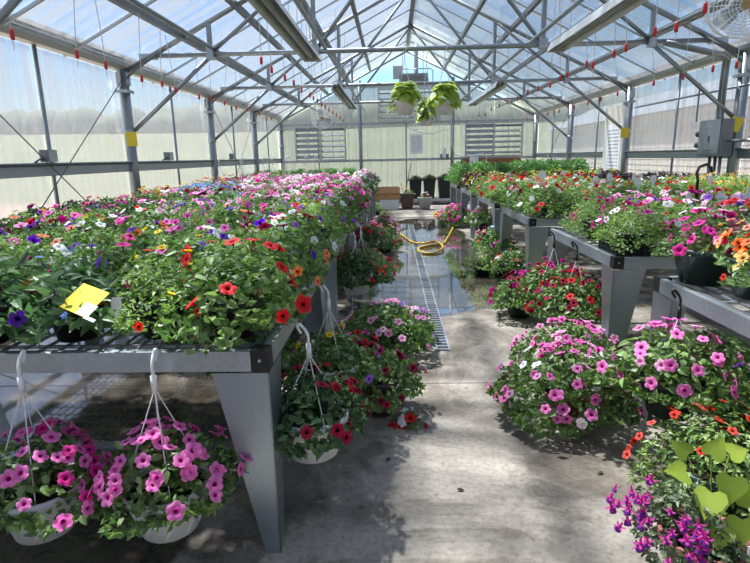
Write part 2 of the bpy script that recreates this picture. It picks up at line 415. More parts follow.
# ---- roof
roof = struct(ob('ceiling', MB().box((RX-.05, Y0, RIDGE-.02), (RX+.05, Y1, RIDGE+.06)), 'pipe_dark'), 'pitched roof of ribbed clear sheets on steel trusses')
L_ = math.hypot(W+.12, SLOPE*(W+.12))
ang = math.atan(SLOPE)
for a in FY[:-1]:
    for k in range(3):
        ya, yb = a+1.22*k+.01, a+1.22*(k+1)-.01
        for s in (-1, 1):
            z0 = .075
            vs = [(RX+s*.03, RIDGE+z0), (RX+s*(W+.12), RIDGE+z0-SLOPE*(W+.12)), (RX+s*(W+.12), RIDGE+z0-SLOPE*(W+.12)+.009), (RX+s*.03, RIDGE+z0+.009)]
            ob('roof_sheet', MB().prism(vs, 1, ya, yb), 'poly_roof', roof)
for a in FY[:-1]:
    for k in (1, 2):
        for s in (-1, 1):
            y = a+1.22*k
            vs = [(RX+s*.03, RIDGE+.04), (RX+s*(W+.1), RIDGE+.04-SLOPE*(W+.1)), (RX+s*(W+.1), RIDGE+.07-SLOPE*(W+.1)), (RX+s*.03, RIDGE+.07)]
            ob('glazing_bar', MB().prism(vs, 1, y-.016, y+.016), 'alu', roof)
PK = (.28, .44, .61, .79)
for kk in PK:
    for s in (-1, 1):
        x = RX+s*kk*W; z = roofz(x)
        ob('purlin', MB().box((x-.035, Y0, z-.055), (x+.035, Y1, z+.03)), 'pipe_dark', roof)
for s in (-1, 1):
    for kk in (K1-.01, K2-.03):
        x = RX+s*kk*W
        ob('runner_pipe', MB().tube((x, Y0, TIE+.07), (x, Y1, TIE+.07), .026, 8), 'pipe', roof, True)
    X = RX+s*W
    g = [(X-.02*s, EAVE), (X+.10*s, EAVE), (X+.14*s, EAVE+.20), (X-.06*s, EAVE+.16), (X-.06*s, EAVE+.06)]
    ob('gutter', MB().prism(g, 1, Y0, Y1), 'gutter', roof)
    ob('gutter_lip', MB().box((X-.085*s-.012, Y0, EAVE+.155), (X-.085*s+.02, Y1, EAVE+.185)), 'pipe_dark', roof)
# trusses
def truss(Y):
    t = MB()
    for s in (-1, 1): t.tube((RX, Y, RIDGE-.02), (RX+s*(W-.02), Y, roofz(RX+W-.02)-.02), .036, 10)
    tr = ob('roof_truss', t, 'pipe', roof, True)
    ob('tie_chord', MB().tube((RX-K3*W, Y, TIE), (RX+K3*W, Y, TIE), .032, 10), 'pipe', tr, True)
    for s in (-1, 1):
        n1, n2 = RX+s*K1*W, RX+s*K2*W
        ob('gusset', MB().box((n1-.05, Y-.045, TIE-.07), (n1+.05, Y+.045, TIE+.09)), 'galv', tr)
        ob('gusset', MB().box((RX+s*(K3*W+.05)-.12, Y-.03, TIE-.05), (RX+s*(K3*W+.05)+.12, Y+.03, TIE+.03)), 'galv', tr)
        ob('web_post', MB().box((n1-.028, Y-.028, TIE), (n1+.028, Y+.028, roofz(n1))), 'pipe', tr)
        ob('web_post', MB().box((n2-.028, Y-.028, TIE), (n2+.028, Y+.028, roofz(n2))), 'pipe', tr)
        ob('web_brace', MB().tube((n1-s*.04, Y, TIE+.04), (n2, Y, roofz(n2)-.04), .027, 8), 'pipe', tr, True)
        ob('web_brace', MB().tube((n2-s*.02, Y, TIE+.03), (RX, Y, RIDGE-.06), .027, 8), 'pipe', tr, True)
        ob('gusset', MB().box((n2-.06, Y-.045, TIE-.05), (n2+.06, Y+.045, TIE+.08)), 'galv', tr)
        ob('knee_brace', MB().tube((RX+s*(W-.06), Y, 1.97), (n1, Y, TIE-.02), .03, 8), 'pipe', tr, True)
        ob('haunch_strap', MB().path([(RX+s*(W-.05), Y-.03, EAVE-.12), (RX+s*(W-.22), Y-.03, EAVE+.02), (RX+s*(W-.62), Y-.03, TIE+.06)], .016, 6), 'pipe_dark', tr, True)
for Y in FY[1:-1]: truss(Y)
t = MB()
for Y in (FY[0], FY[-1]):
    for s in (-1, 1):
        ob('end_rafter', MB().tube((RX, Y, RIDGE-.02), (RX+s*(W-.02), Y, roofz(RX+W-.02)-.02), .036, 10), 'pipe', roof, True)

# ------------------------------------------------------------------ outside
def terrain():
    n = 61; xs = np.linspace(-170, 170, n); ys = np.linspace(-140, 200, n); vs = []; fs = []
    for yy in ys:
        for xx in xs:
            d = max(0, max(abs(xx-.5)-16, abs(yy-8)-22))
            h = (d*.085 if d < 90 else 90*.085+(d-90)*.02) + (math.sin(xx*.05)+math.cos(yy*.043))*.3*min(1, d/20)
            vs.append((float(xx), float(yy), h-.14))
    for j in range(n-1):
        for i in range(n-1): fs.append((j*n+i, j*n+i+1, (j+1)*n+i+1, (j+1)*n+i))
    return MB().add(vs, fs)
struct(ob('ground', terrain(), 'ground', smooth=True), 'dry pale ground and lawn outside the greenhouse')
def belt(x0, y0, x1, y1, zb, n, seed, hmin, hmax):
    # an unbroken belt of overlapping crowns, too far and too blurred to count
    rg = random.Random(seed); m_ = MB()
    for i in range(n):
        t = i/(n-1); cx, cy = x0+(x1-x0)*t+rg.uniform(-4, 4), y0+(y1-y0)*t+rg.uniform(-2, 2); h_ = rg.uniform(hmin, hmax); r = rg.uniform(4, 7)
        m_.lathe([(r*.7, -1.5), (r, h_*.25), (r*.92, h_*.55), (r*.6, h_*.85), (r*.2, h_), (.01, h_*1.01)], 10, (cx, cy, zb))
    return m_
for nm, args, lb in (('tree_belt', (-128, -80, -128, 180, 7.6, 190, 3, 3.6, 4.4), 'grey-green belt of distant trees beyond the cable braced wall'), ('tree_belt', (-110, 135, 120, 135, 7.6, 150, 4, 5, 7), 'green belt of distant trees beyond the shuttered end wall')):
    o = tag(ob(nm, belt(*args), 'tree_far', None, True), lb, 'trees'); o['kind'] = 'stuff'
bd = thing('neighbour_building', 'long pale lap-sided building beyond the fuse box wall', 'building', (9.5, 0, -.14))
ob('wall', MB().box((0, -6, 0), (5, 34, 3.0)), 'siding', bd)
bm_ = MB().prism([(0, -.02), (.028, -.02), (.012, .16), (0, .16)], 1, -6, 34)
lap = MB()
board_me = MB().prism([(-.030, 0), (0, 0), (0, .19), (-.010, .19)], 1, -6, 34).mesh('lap_board', 'siding')
for i in range(15): link('lap_board', board_me, bd, (0, 0, i*.2))
ob('roof', MB().prism([(-.4, 3.0), (5.4, 3.0), (2.5, 4.2)], 1, -6.3, 34.3), 'heater', bd)

# ------------------------------------------------------------------ benches
BT = .86
LEFT = [(1.88, 3.55), (4.16, 5.85), (6.34, 8.0), (8.5, 10.15), (10.65, 12.3), (12.8, 14.4)]
RIGHT = [(1.30, 3.05), (3.62, 5.20), (5.90, 7.55), (7.95, 9.65), (10.35, 12.05), (12.7, 14.3)]
ORD = ['sixth', 'fifth', 'fourth', 'third', 'second', 'first']
def side_txt(s): return 'on the fuse box side' if s > 0 else 'opposite the fuse box'
def leg_mesh(fx, fy):
    # folded, tapering sheet leg; corner at origin, flanges run in +fx (along x) and +fy (along y)
    h = BT-.085; t = .006; m_ = MB()
    wt, wb_ = .215, .062
    a = [(0, h), (fx*wt, h), (fx*wb_, 0), (0, 0)]
    m_.add([(x, 0, z) for x, z in a]+[(x, fy*t, z) for x, z in a], [(0,1,2,3),(7,6,5,4),(0,4,5,1),(1,5,6,2),(2,6,7,3),(3,7,4,0)])
    b = [(0, h), (fy*wt, h), (fy*wb_, 0), (0, 0)]
    m_.add([(0, y, z) for y, z in b]+[(fx*t, y, z) for y, z in b], [(0,1,2,3),(7,6,5,4),(0,4,5,1),(1,5,6,2),(2,6,7,3),(3,7,4,0)])
    return m_.mesh('leg', 'galv_leg')
LEGM = {(fx, fy): leg_mesh(fx, fy) for fx in (-1, 1) for fy in (-1, 1)}
cap_me = MB().box((-.034, -.034, -.078), (.034, .034, .004)).mesh('corner_cap', 'black_plastic')
bolt_me = MB().tube((0, 0, 0), (0, .004, 0), .006, 8).mesh('bolt', 'alu')
def bench(s, ya, yb, idx):
    if s < 0: xa, xb = -3.50, -.47          # xb / xa: aisle edge is the one nearer X=.5
    else: xa, xb = 1.47, 4.48
    b = thing('plant_bench', 'galvanised steel plant bench, %s from the louvred end wall, %s' % (ORD[idx], side_txt(s)), 'bench', (0, 0, 0))
    rail = .078
    ob('rail', MB().box((xa, ya, BT-rail), (xb, ya+.035, BT)), 'galv', b)
    ob('rail', MB().box((xa, yb-.035, BT-rail), (xb, yb, BT)), 'galv', b)
    ob('rail', MB().box((xa, ya+.035, BT-rail), (xa+.035, yb-.035, BT)), 'galv', b)
    ob('rail', MB().box((xb-.035, ya+.035, BT-rail), (xb, yb-.035, BT)), 'galv', b)
    # expanded-metal deck: bars both ways
    d = MB()
    n = int((xb-xa)/.075)
    for i in range(1, n): x = xa+i*(xb-xa)/n; d.box((x-.004, ya+.03, BT-.022), (x+.004, yb-.03, BT-.012))
    n = int((yb-ya)/.15)
    for i in range(1, n): y = ya+i*(yb-ya)/n; d.box((xa+.03, y-.006, BT-.034), (xb-.03, y+.006, BT-.022))
    dk = ob('mesh_deck', d, 'galv', b); dk['kind'] = 'stuff'
    for cx, fx in ((xa, 1), (xb, -1)):
        for cy, fy in ((ya, 1), (yb, -1)):
            link('leg', LEGM[(fx, fy)], b, (cx, cy, 0))
            cp = link('corner_cap', cap_me, b, (cx-fx*-.032, cy+fy*.032, BT))
            link('bolt', bolt_me, cp, (-.0*fx, -fy*.034-(.004 if fy > 0 else 0), -.035))
    return b
for i, (a, b_) in enumerate(LEFT): bench(-1, a, b_, i)
for i, (a, b_) in enumerate(RIGHT): bench(1, a, b_, i)

# ------------------------------------------------------------------ plants: leaf and flower kits
def cmesh(name, V, F, COL, mat_, smooth=False):
    me = bpy.data.meshes.new(name)
    me.from_pydata(V.tolist() if hasattr(V, 'tolist') else V, [], F)
    at = me.color_attributes.new('Col', 'FLOAT_COLOR', 'POINT')
    col = np.ones((len(COL), 4), dtype=np.float32); col[:, :3] = COL
    at.data.foreach_set('color', col.ravel())
    me.materials.append(M[mat_])
    if smooth: me.polygons.foreach_set('use_smooth', [True]*len(me.polygons))
    me.update(); return me
def unit(v): return v/np.maximum(1e-9, np.linalg.norm(v, axis=-1, keepdims=True))
# leaf outline in (along, across, lift): base, 2 pairs of edge points, 2 midrib points, tip
def leaf_block(P, D, Nn, ln, wd, droop, fold=.18, shape=(.30, .46, .66, .36)):
    k = len(P); D = unit(D); S = unit(np.cross(D, Nn)); U = unit(np.cross(S, D))
    a1, w1, a2, w2 = shape
    loc = [(0,0,0), (a1,w1,fold), (a1,0,0), (a1,-w1,fold), (a2,w2,fold*.8), (a2,0,0), (a2,-w2,fold*.8), (1,0,0)]
    V = np.zeros((k, 8, 3))
    for i, (a, w_, h) in enumerate(loc):
        V[:, i] = P + D*(a*ln)[:, None] + S*(w_*wd)[:, None] + U*(h*wd - droop*ln*a*a)[:, None]
    F = np.array([(0,2,1),(0,3,2),(2,5,4),(2,4,1),(3,6,5),(3,5,2),(5,7,4),(6,7,5)])
    FF = (np.arange(k)[:, None, None]*8 + F[None]).reshape(-1, 3)
    return V.reshape(-1, 3), FF
def outline(th, seed):
    r_ = np.random.default_rng(seed); ph = r_.uniform(0, 6.28, 4)
    return 1+.13*np.sin(2*th+ph[0])+.11*np.sin(3*th+ph[1])+.08*np.sin(5*th+ph[2])+.05*np.sin(8*th+ph[3])
def lumps(x, y, seed, f):
    r_ = np.random.default_rng(seed+99); out_ = 0
    for i in range(5):
        a = r_.uniform(0, 6.28); q = f*r_.uniform(.7, 1.6); out_ = out_+np.sin((x*math.cos(a)+y*math.sin(a))*q+r_.uniform(0, 6.28))
    return out_/5
def surf(th, t, R, H, D, seed):
    # point on a mound: t 0..1 the dome, 1..1.5 the trailing skirt
    o = outline(th, seed); tt = np.minimum(t, 1.0)
    rr = R*o*np.where(t < 1, t, 1+.10*(t-1))
    x, y = rr*np.cos(th), rr*np.sin(th)
    z = H*(1-tt**2.4) + np.where(t > 1, -D*(t-1)/.5*(1.0+.6*np.sin(3*th+seed)), 0) + .16*H*lumps(x, y, seed, 9/R*.9)
    n = np.stack([np.cos(th)*tt**1.4*1.25, np.sin(th)*tt**1.4*1.25, 1.05-tt*.75], -1)
    return np.stack([x, y, z], -1), unit(n)
def foliage(seed, R, H, D, n, ln, wd, cols, layers=.07, droop=.25, shape=(.30, .46, .66, .36), tmax=1.35):
    r_ = np.random.default_rng(seed)
    th = r_.uniform(0, 2*PI, n); t = np.sqrt(r_.uniform(0, tmax**2, n))
    if D <= 0: t = np.minimum(t, r_.uniform(.9, 1.08, n))
    P, Nn = surf(th, t, R, H, D, seed)
    depth = r_.exponential(layers, n); P = P - Nn*np.minimum(depth, H+.04)[:, None]
    P[:, 2] = np.maximum(P[:, 2], -max(D, .03)*1.7)
    out_ = np.stack([np.cos(th), np.sin(th), 0*th], -1)
    rv = unit(r_.normal(size=(n, 3)))
    Dr = unit(out_*.7 + rv*.9 + Nn*.15)
    Dr[:, 2] *= .6
    NN = unit(Nn + unit(r_.normal(size=(n, 3)))*.55)
    s = r_.uniform(.6, 1.15, n)
    V, F = leaf_block(P - Dr*(ln*s*.4)[:, None], Dr, NN, ln*s, wd*s, droop*r_.uniform(.3, 1.6, n), shape=shape)
    pal = np.array([lin(c) for c in cols]); c = pal[r_.integers(0, len(pal), n)]*r_.uniform(.75, 1.25, n)[:, None]
    return V, F.tolist(), np.repeat(c, 8, 0)
# ---- flowers (unit radius 1, facing +Z, origin at the throat)
def petunia(col, throat, edge=None, star=None, n=20, deep=1.0):
    c, tcol = np.array(lin(col)), np.array(lin(throat)); e = np.array(lin(edge)) if edge else c
    V = [(0, 0, -.75*deep)]; K = [tcol*.5]
    rings = [(.10, -.55*deep, tcol*.7), (.24, -.08, tcol), (.34, .02, c*.85), (.68, .10, c), (1., .06, e)]
    for i, (r, z, cc) in enumerate(rings):
        for j in range(n):
            a = 2*PI*j/n; l = math.cos(5*a)
            rr = r*(1 if r < .5 else .80+.22*abs(math.cos(2.5*a))**.55 if r > .9 else .96+.05*l); zz = z+(.09*l*(r > .9))-(.05*(r > .9))
            V.append((rr*math.cos(a), rr*math.sin(a), zz))
            k = cc
            if star is not None and i >= 2 and l > .55: k = np.array(lin(star))
            elif i >= 3 and l < -.3: k = cc*.82
            K.append(k)
    F = [(0, 1+(j+1) % n, 1+j)[::-1] for j in range(n)]
    for i in range(len(rings)-1):
        o, q = 1+i*n, 1+(i+1)*n
        F += [(o+j, o+(j+1) % n, q+(j+1) % n, q+j) for j in range(n)]
    return np.array(V), F, np.array(K)
def double_f(col, throat, n=10):
    V0, F0, K0 = petunia(col, col, None, None, n); Vs, Fs, Ks = [V0], list(F0), [K0]
    off = len(V0)
    for q, (sc, tz) in enumerate(((.75, .15), (.5, .3), (.3, .42))):
        V = V0.copy(); a = .5*q+.3; c_, s_ = math.cos(a), math.sin(a)
        V = np.stack([(V[:, 0]*c_-V[:, 1]*s_)*sc, (V[:, 0]*s_+V[:, 1]*c_)*sc, V[:, 2]*sc+tz+.25*sc*np.sin(7*np.arange(len(V)))*.5], -1)
        Vs.append(V); Fs += [tuple(i+off for i in f) for f in F0]; off += len(V0); Ks.append(K0*(.9-.08*q))
    return np.concatenate(Vs), Fs, np.concatenate(Ks)
def fuchsia(col, inner):
    V, F, K = [], [], []
    c, i_ = np.array(lin(col)), np.array(lin(inner))
    # hanging along +Z (turned down later): tube, 4 swept sepals, skirt, stamens
    n = 8
    for r, z, k in ((.12, -.9, c), (.18, -.4, c), (.22, 0, c)):
        for j in range(n): V.append((r*math.cos(2*PI*j/n), r*math.sin(2*PI*j/n), z)); K.append(k)
    for q in range(2): F += [(q*n+j, q*n+(j+1) % n, (q+1)*n+(j+1) % n, (q+1)*n+j) for j in range(n)]
    for a in range(4):
        an = a*PI/2; b = len(V); ca, sa = math.cos(an), math.sin(an)
        for u, wv, z in ((.15, .16, 0), (.15, -.16, 0), (.7, .2, .12), (.7, -.2, .12), (1.15, 0, -.15)):
            V.append((u*ca-wv*sa, u*sa+wv*ca, z)); K.append(c)
        F += [(b, b+1, b+3, b+2), (b+2, b+3, b+4)]
    b = len(V)
    for r, z in ((.2, 0), (.42, .35), (.5, .8)):
        for j in range(n):
            rr = r*(1+.12*(j % 2)); V.append((rr*math.cos(2*PI*j/n), rr*math.sin(2*PI*j/n), z)); K.append(i_)
    for q in range(2): F += [(b+q*n+j, b+q*n+(j+1) % n, b+(q+1)*n+(j+1) % n, b+(q+1)*n+j) for j in range(n)]
    b = len(V)
    for j in range(3):
        V += [(.03*j-.03, 0, .3), (.03*j, .02, .3), (.08*(j-1), .04*(j-1), 1.6)]; K += [c, c, c]; F.append((b+3*j, b+3*j+1, b+3*j+2))
    return np.array(V), F, np.array(K)
def cluster(col, n=9):
    # small head of tiny five-petalled florets
    r_ = np.random.default_rng(5); V, F, K = [], [], []; c = np.array(lin(col))
    for i in range(n):
        a = 2.4*i; rr = .8*math.sqrt(i/n); cx, cy, cz = rr*math.cos(a), rr*math.sin(a), .35*(1-rr*rr)
        b = len(V); V.append((cx, cy, cz-.05)); K.append(c*.7+.2)
        for j in range(10):
            q = 2*PI*j/10; s = .36 if j % 2 == 0 else .16
            V.append((cx+s*math.cos(q+a), cy+s*math.sin(q+a), cz+r_.uniform(-.02, .06))); K.append(c*r_.uniform(.85, 1.1))
        F += [(b, b+1+j, b+1+(j+1) % 10) for j in range(10)]
    return np.array(V), F, np.array(K)
FL = {   # flower kinds: geometry, radius in metres
 'pink':     (petunia('#e678bd', '#a8327f', '#ee92cb'), .036),
 'hotpink':  (petunia('#d6338f', '#8d1a5c', '#e04a9e'), .036),
 'softpink': (petunia('#eba5cf', '#c05a98', '#f2b9da'), .034),
 'palepink': (petunia('#efc4dc', '#d27fb0', '#f4d6e6'), .030),
 'magenta':  (petunia('#b52a86', '#6d1250', '#c23b94'), .032),
 'red':      (petunia('#c8222a', '#7a0f14', '#d8353a'), .038),
 'crimson':  (petunia('#98193a', '#300814', '#a82344'), .030),
 'burgundy': (petunia('#6d1530', '#2a0612', '#7d1d3a'), .033),
 'purple':   (petunia('#5a2fa0', '#2e1266', '#6d41b4'), .034),
 'violet':   (petunia('#8d55c4', '#4f2888', '#9f6cd2'), .030),
 'white':    (petunia('#e9e9ee', '#cfd3b0', '#f2f2f5'), .032),
 'whitevein':(petunia('#f1e2ea', '#5b1238', '#f5eef2'), .030),
 'pinkstar': (petunia('#e9a3cc', '#c23a80', '#f3d3e4', '#d0468f'), .030),
 'orange':   (petunia('#dd7a52', '#8f3a22', '#e58d62'), .034),
 'peach':    (petunia('#e79c86', '#b0533e', '#eeb09c'), .028),
 'coral':    (petunia('#d8574c', '#8d2420', '#e26a5c'), .022),
 'yellow':   (petunia('#e6c524', '#b88a10', '#edd347'), .021),
 'gold':     (petunia('#e0b060', '#9a5a28', '#e8c27a'), .028),
 'redcal':   (petunia('#d23a2a', '#5c140e', '#dc4f36'), .022),
 'dblwhite': (double_f('#f0f0f2', '#f0f0f2'), .034),
 'dblred':   (double_f('#8a1828', '#8a1828'), .034),
 'fuchsia':  (fuchsia('#b43a8c', '#7a3a94'), .026),
 'blue':     (cluster('#6d8bd8'), .022),
 'lobelia':  (cluster('#8098d0', 12), .030),
 'verbena':  (cluster('#f0c8dc', 11), .034),
 'redhead':  (cluster('#c02430', 11), .034),
 'whitehead':(cluster('#eef0f4', 11), .032),
 'plum':     (cluster('#5a2040', 9), .030),
}
for _k in FL: FL[_k] = (FL[_k][0], FL[_k][1]*.90)
FLM = {}
def flower_mesh(k):
    if k not in FLM:
        (V, F, K), r = FL[k]; FLM[k] = cmesh('flower', V*r, F, K, 'petal', True)
    return FLM[k]
# ---- species: leaf kit
GRN = ['#5c7a3c', '#6b8a46', '#4c6a34', '#7d9a52', '#55753c']
FRESH = ['#7fa04a', '#93b058', '#6b8c40', '#a2bb66']
DEEP = ['#3f5c34', '#4c6b3a', '#35502e', '#587846']
SP = {
 'petunia':   dict(ln=.050, wd=.030, n=1000, cols=GRN, H=.19, R=.27, D=.10),
 'trailing':  dict(ln=.050, wd=.031, n=1500, cols=GRN, H=.22, R=.31, D=.08),
 'calib':     dict(ln=.030, wd=.013, n=1900, cols=['#6f8f45', '#82a253', '#5e7e3c', '#93b05e'], H=.19, R=.26, D=.11),
 'lance':     dict(ln=.085, wd=.032, n=520, cols=['#4d6e43', '#5e8050', '#6d8f5a', '#44633c'], H=.20, R=.25, D=.08),
 'upright':   dict(ln=.036, wd=.018, n=1300, cols=['#66854a', '#789857', '#567540', '#86a463'], H=.19, R=.23, D=.015),
 'hang':      dict(ln=.050, wd=.031, n=1500, cols=GRN, H=.22, R=.29, D=.02),
 'herb':      dict(ln=.048, wd=.030, n=900, cols=['#52803a', '#648f46', '#456f32', '#729e50'], H=.30, R=.25, D=.03),
 'coleus':    dict(ln=.075, wd=.050, n=380, cols=['#5a2a34', '#6b3038', '#3f2028', '#7a8a3a'], H=.20, R=.23, D=.02),
 'lime':      dict(ln=.070, wd=.048, n=380, cols=['#a8b83a', '#b9c648', '#94a632', '#6b3038'], H=.20, R=.23, D=.02),
 'darkleaf':  dict(ln=.075, wd=.040, n=420, cols=['#2a2428', '#332a2e', '#3c3a34', '#4a3a3a'], H=.22, R=.24, D=.03),
 'bushy':     dict(ln=.036, wd=.022, n=1050, cols=FRESH, H=.24, R=.24, D=.02),
 'big':       dict(ln=.058, wd=.036, n=2300, cols=GRN, H=.27, R=.42, D=.14),
 'deep':      dict(ln=.060, wd=.034, n=1300, cols=DEEP, H=.22, R=.30, D=.07),
}
FOL = {}
def fol_mesh(sp, v):
    if (sp, v) not in FOL:
        d = SP[sp]; V, F, K = foliage(hash_(sp)+v*17, d['R'], d['H'], d['D'], d['n'], d['ln'], d['wd'], d['cols'])
        FOL[(sp, v)] = cmesh('foliage', V, F, K, 'leaf')
    return FOL[(sp, v)]
def hash_(s): return sum(ord(c)*(i+3) for i, c in enumerate(s)) % 1000
def flower_frames(sp, v, kinds, n, seed, bias=0, ang0=None):
    # positions and turns of n flowers over the mound
    d = SP[sp]; r_ = np.random.default_rng(seed); out_ = []
    th = r_.uniform(0, 2*PI, n); t = np.sqrt(r_.uniform(.02, 1.25 if d['D'] > .05 else 1.0, n))
    P, Nn = surf(th, t, d['R'], d['H'], d['D'], hash_(sp)+v*17)
    for i in range(n):
        nv = Vector(Nn[i]) + Vector(r_.normal(size=3))*.35 + Vector((0, -.25*bias, .15))
        k = kinds[r_.integers(0, len(kinds))]
        if k == 'fuchsia': nv = Vector((r_.normal()*.25, r_.normal()*.25, -1))
        q = nv.normalized().to_track_quat('Z', 'Y') @ Euler((0, 0, r_.uniform(0, 6.28))).to_quaternion()
        p = Vector(P[i]) + nv.normalized()*r_.uniform(.020, .052)
        if k == 'fuchsia': p += Vector((math.cos(th[i])*.03, math.sin(th[i])*.03, -.02))
        out_.append((k, p, q, r_.uniform(.8, 1.15)))
    return out_
JOIN = {}
def joined_flowers(sp, v, kinds, n):
    key = (sp, v, tuple(kinds), n)
    if key not in JOIN:
        Vs, Fs, Ks = [], [], []; off = 0
        for k, p, q, s in flower_frames(sp, v, kinds, n, hash_(sp+''.join(kinds))+v*7):
            (V, F, K), r = FL[k]; Rm = np.array(q.to_matrix())
            Vs.append((V*r*s*1.05) @ Rm.T + np.array(p)); Fs += [tuple(i+off for i in f) for f in F]; off += len(V); Ks.append(K)
        JOIN[key] = cmesh('flowers', np.concatenate(Vs), Fs, np.concatenate(Ks), 'petal', True)
    return JOIN[key]
# ---- pots
def pot(rt_, rb, h, lip=.012, n=22):
    return [(0, .004), (rb*.8, .004), (rb, 0), (rt_-.004, h-.035), (rt_+lip*.2, h-.032), (rt_+lip, h-.028), (rt_+lip, h), (rt_, h+.002), (rt_-.006, h-.01), (rb*.9+.002, .03)]
def pmesh(nm, rt_, rb, h, mt, lip=.012, n=22): return MB().lathe(pot(rt_, rb, h, lip), n).mesh(nm, mt, False)
POT = {   # mesh, rim height, rim radius
 'black':  (pmesh('pot', .105, .078, .150, 'black_plastic', n=18), .150, .105),
 'white':  (pmesh('pot', .150, .105, .185, 'white_plastic', .008, 28), .185, .150),
 'green':  (pmesh('pot', .150, .105, .190, 'green_plastic', .014, 26), .190, .150),
 'terra':  (pmesh('pot', .160, .115, .200, 'terra', .016, 28), .200, .160),
 'brown':  (pmesh('pot', .110, .075, .230, 'brown_pot', .012, 22), .230, .110),
 'greensm':(pmesh('pot', .115, .085, .150, 'green_plastic', .01, 20), .150, .115),
 'grey':   (pmesh('pot', .20, .15, .36, 'grey_pot', .015, 24), .36, .20),
}
SOIL = {k: MB().lathe([(0, 0), (v[2]-.008, -.004)], 16).mesh('soil', 'soil') for k, v in POT.items()}
for m_ in POT.values():
    me = m_[0]; me.polygons.foreach_set('use_smooth', [len(p.vertices) == 4 for p in me.polygons]); 
# raised swirl ribs on the white hanging pots
def swirl():
    m_ = MB()
    for i in range(9):
        a0 = 2*PI*i/9; pts = []
        for t in np.linspace(.08, .78, 7):
            r = .105+(.150-.105)*t+.0015; a = a0+t*.9; pts.append((r*math.cos(a), r*math.sin(a), .185*t))
        m_.path(pts, .0022, 4)
    return m_.mesh('swirl_rib', 'white_plastic')
SWIRL = swirl()
# ---- hanger: hook and wires, hung from height dz above the rim
def hanger(root, rim_z, rim_r, top_z, n=4, mt='wire_white', hookmt='white_plastic', hook_dir=1):
    knot = top_z-.13
    h = MB(); pts = [(0, 0, knot-.02), (0, 0, knot+.045)]
    for a in np.linspace(-PI*.5+.6, PI*1.12, 12):
        pts.append((0, hook_dir*(.024+.024*math.sin(a-PI/2)) if False else hook_dir*(.022-.022*math.cos(a+PI*.5-.6)), knot+.085+.030*math.sin(a)))
    h.path(pts, .0065, 6); h.tube((0, 0, knot-.03), (0, 0, knot+.03), .011, 6)
    hk = ob('hook', h, hookmt, root, True)
    for i in range(n):
        a = 2*PI*i/n+.5
        ob('wire', MB().tube((0, 0, knot-.02), (rim_r*math.cos(a), rim_r*math.sin(a), rim_z), .0022, 4), mt, hk)
    return hk
PR = random.Random(21)
def plant(name, label, cat, loc, sp, kinds, n, potk='black', near=False, scale=1., group=None, rz=None, v=None, hang=None, fsize=1.0, hookmt='white_plastic', bias=0):
    root = thing(name, label, cat, loc, PR.uniform(0, 6.28) if rz is None else rz, group)
    v = PR.randrange(3) if v is None else v
    z = 0
    if potk:
        me, z, rr = POT[potk]; p = link('pot', me, root)
        if near:
            link('soil', SOIL[potk], p, (0, 0, z-.02))
        if potk == 'white' and near: link('swirl_rib', SWIRL, p)
    f = link('foliage', fol_mesh(sp, v), root, (0, 0, z-.01)); f.scale = (scale,)*3
    if n:
        if near:
            for k, pp, q, s in flower_frames(sp, v, kinds, n, PR.randrange(10**6), bias):
                o = link('flower', flower_mesh(k), root, Vector((pp.x*scale, pp.y*scale, pp.z*scale+z-.01)))
                o.rotation_mode = 'QUATERNION'; o.rotation_quaternion = q; o.scale = (s*fsize,)*3
        else:
            o = link('flowers', joined_flowers(sp, v, kinds, n), root, (0, 0, z-.01)); o['kind'] = 'stuff'; o.scale = (scale,)*3
    if hang:
        hk = hanger(root, z-.01, POT[potk][2], hang, hookmt=hookmt); 
        root.rotation_euler.z = 0 if rz is None else rz
    return root

CNAME = {'pink': 'pink', 'hotpink': 'hot pink', 'softpink': 'soft pink', 'palepink': 'pale pink', 'magenta': 'magenta', 'red': 'red', 'crimson': 'crimson', 'burgundy': 'dark burgundy',
 'purple': 'purple', 'violet': 'violet', 'white': 'white', 'whitevein': 'white dark-eyed', 'pinkstar': 'pink star', 'orange': 'orange', 'peach': 'peach', 'coral': 'coral', 'yellow': 'yellow', 'gold': 'gold',
 'redcal': 'scarlet', 'dblwhite': 'double white', 'dblred': 'double red', 'fuchsia': 'fuchsia', 'blue': 'blue', 'lobelia': 'pale blue', 'verbena': 'pale pink', 'redhead': 'red', 'whitehead': 'white', 'plum': 'plum'}
NAMES = {'petunia': ('petunia_pot', 'petunias'), 'trailing': ('petunia_basket', 'trailing petunias'), 'calib': ('calibrachoa_pot', 'small bell flowers'), 'lance': ('lance_leaf_pot', 'lance-leaved plant'),
 'herb': ('green_leafy_pot', 'leafy green plant'), 'coleus': ('coleus_pot', 'dark red coleus'), 'lime': ('lime_coleus_pot', 'lime and maroon coleus'), 'darkleaf': ('dark_leaf_pot', 'blackish leaved plant'),
 'bushy': ('bushy_pot', 'bright green bushy plant'), 'upright': ('bell_flower_pot', 'bell flowers'), 'hang': ('petunia_basket', 'petunias'), 'big': ('petunia_tub', 'trailing petunias'), 'deep': ('petunia_basket', 'deep green trailing plant')}
def words(sp, kinds):
    ks = list(dict.fromkeys(CNAME[k] for k in kinds))
    nm = NAMES[sp][1]
    if not ks: return nm
    if len(ks) > 2: return 'mixed %s, %s and %s %s' % (ks[0], ks[1], ks[2], nm)
    return ' and '.join(ks)+' '+nm

def inframe(x, y, z, mx_=160):
    f, p, yw, r = 543.566, 0.2252, 0.0366, -0.0217
    cp, sp_ = math.cos(p), math.sin(p); dx, dy, dz = x, y, z-1.55
    cx = dx*math.cos(yw)+dy*math.sin(yw); d = (-math.sin(yw)*dx+math.cos(yw)*dy)
    cz = d*cp-dz*sp_
    return cz > .3 and -mx_ < 375+f*cx/cz < 750+mx_

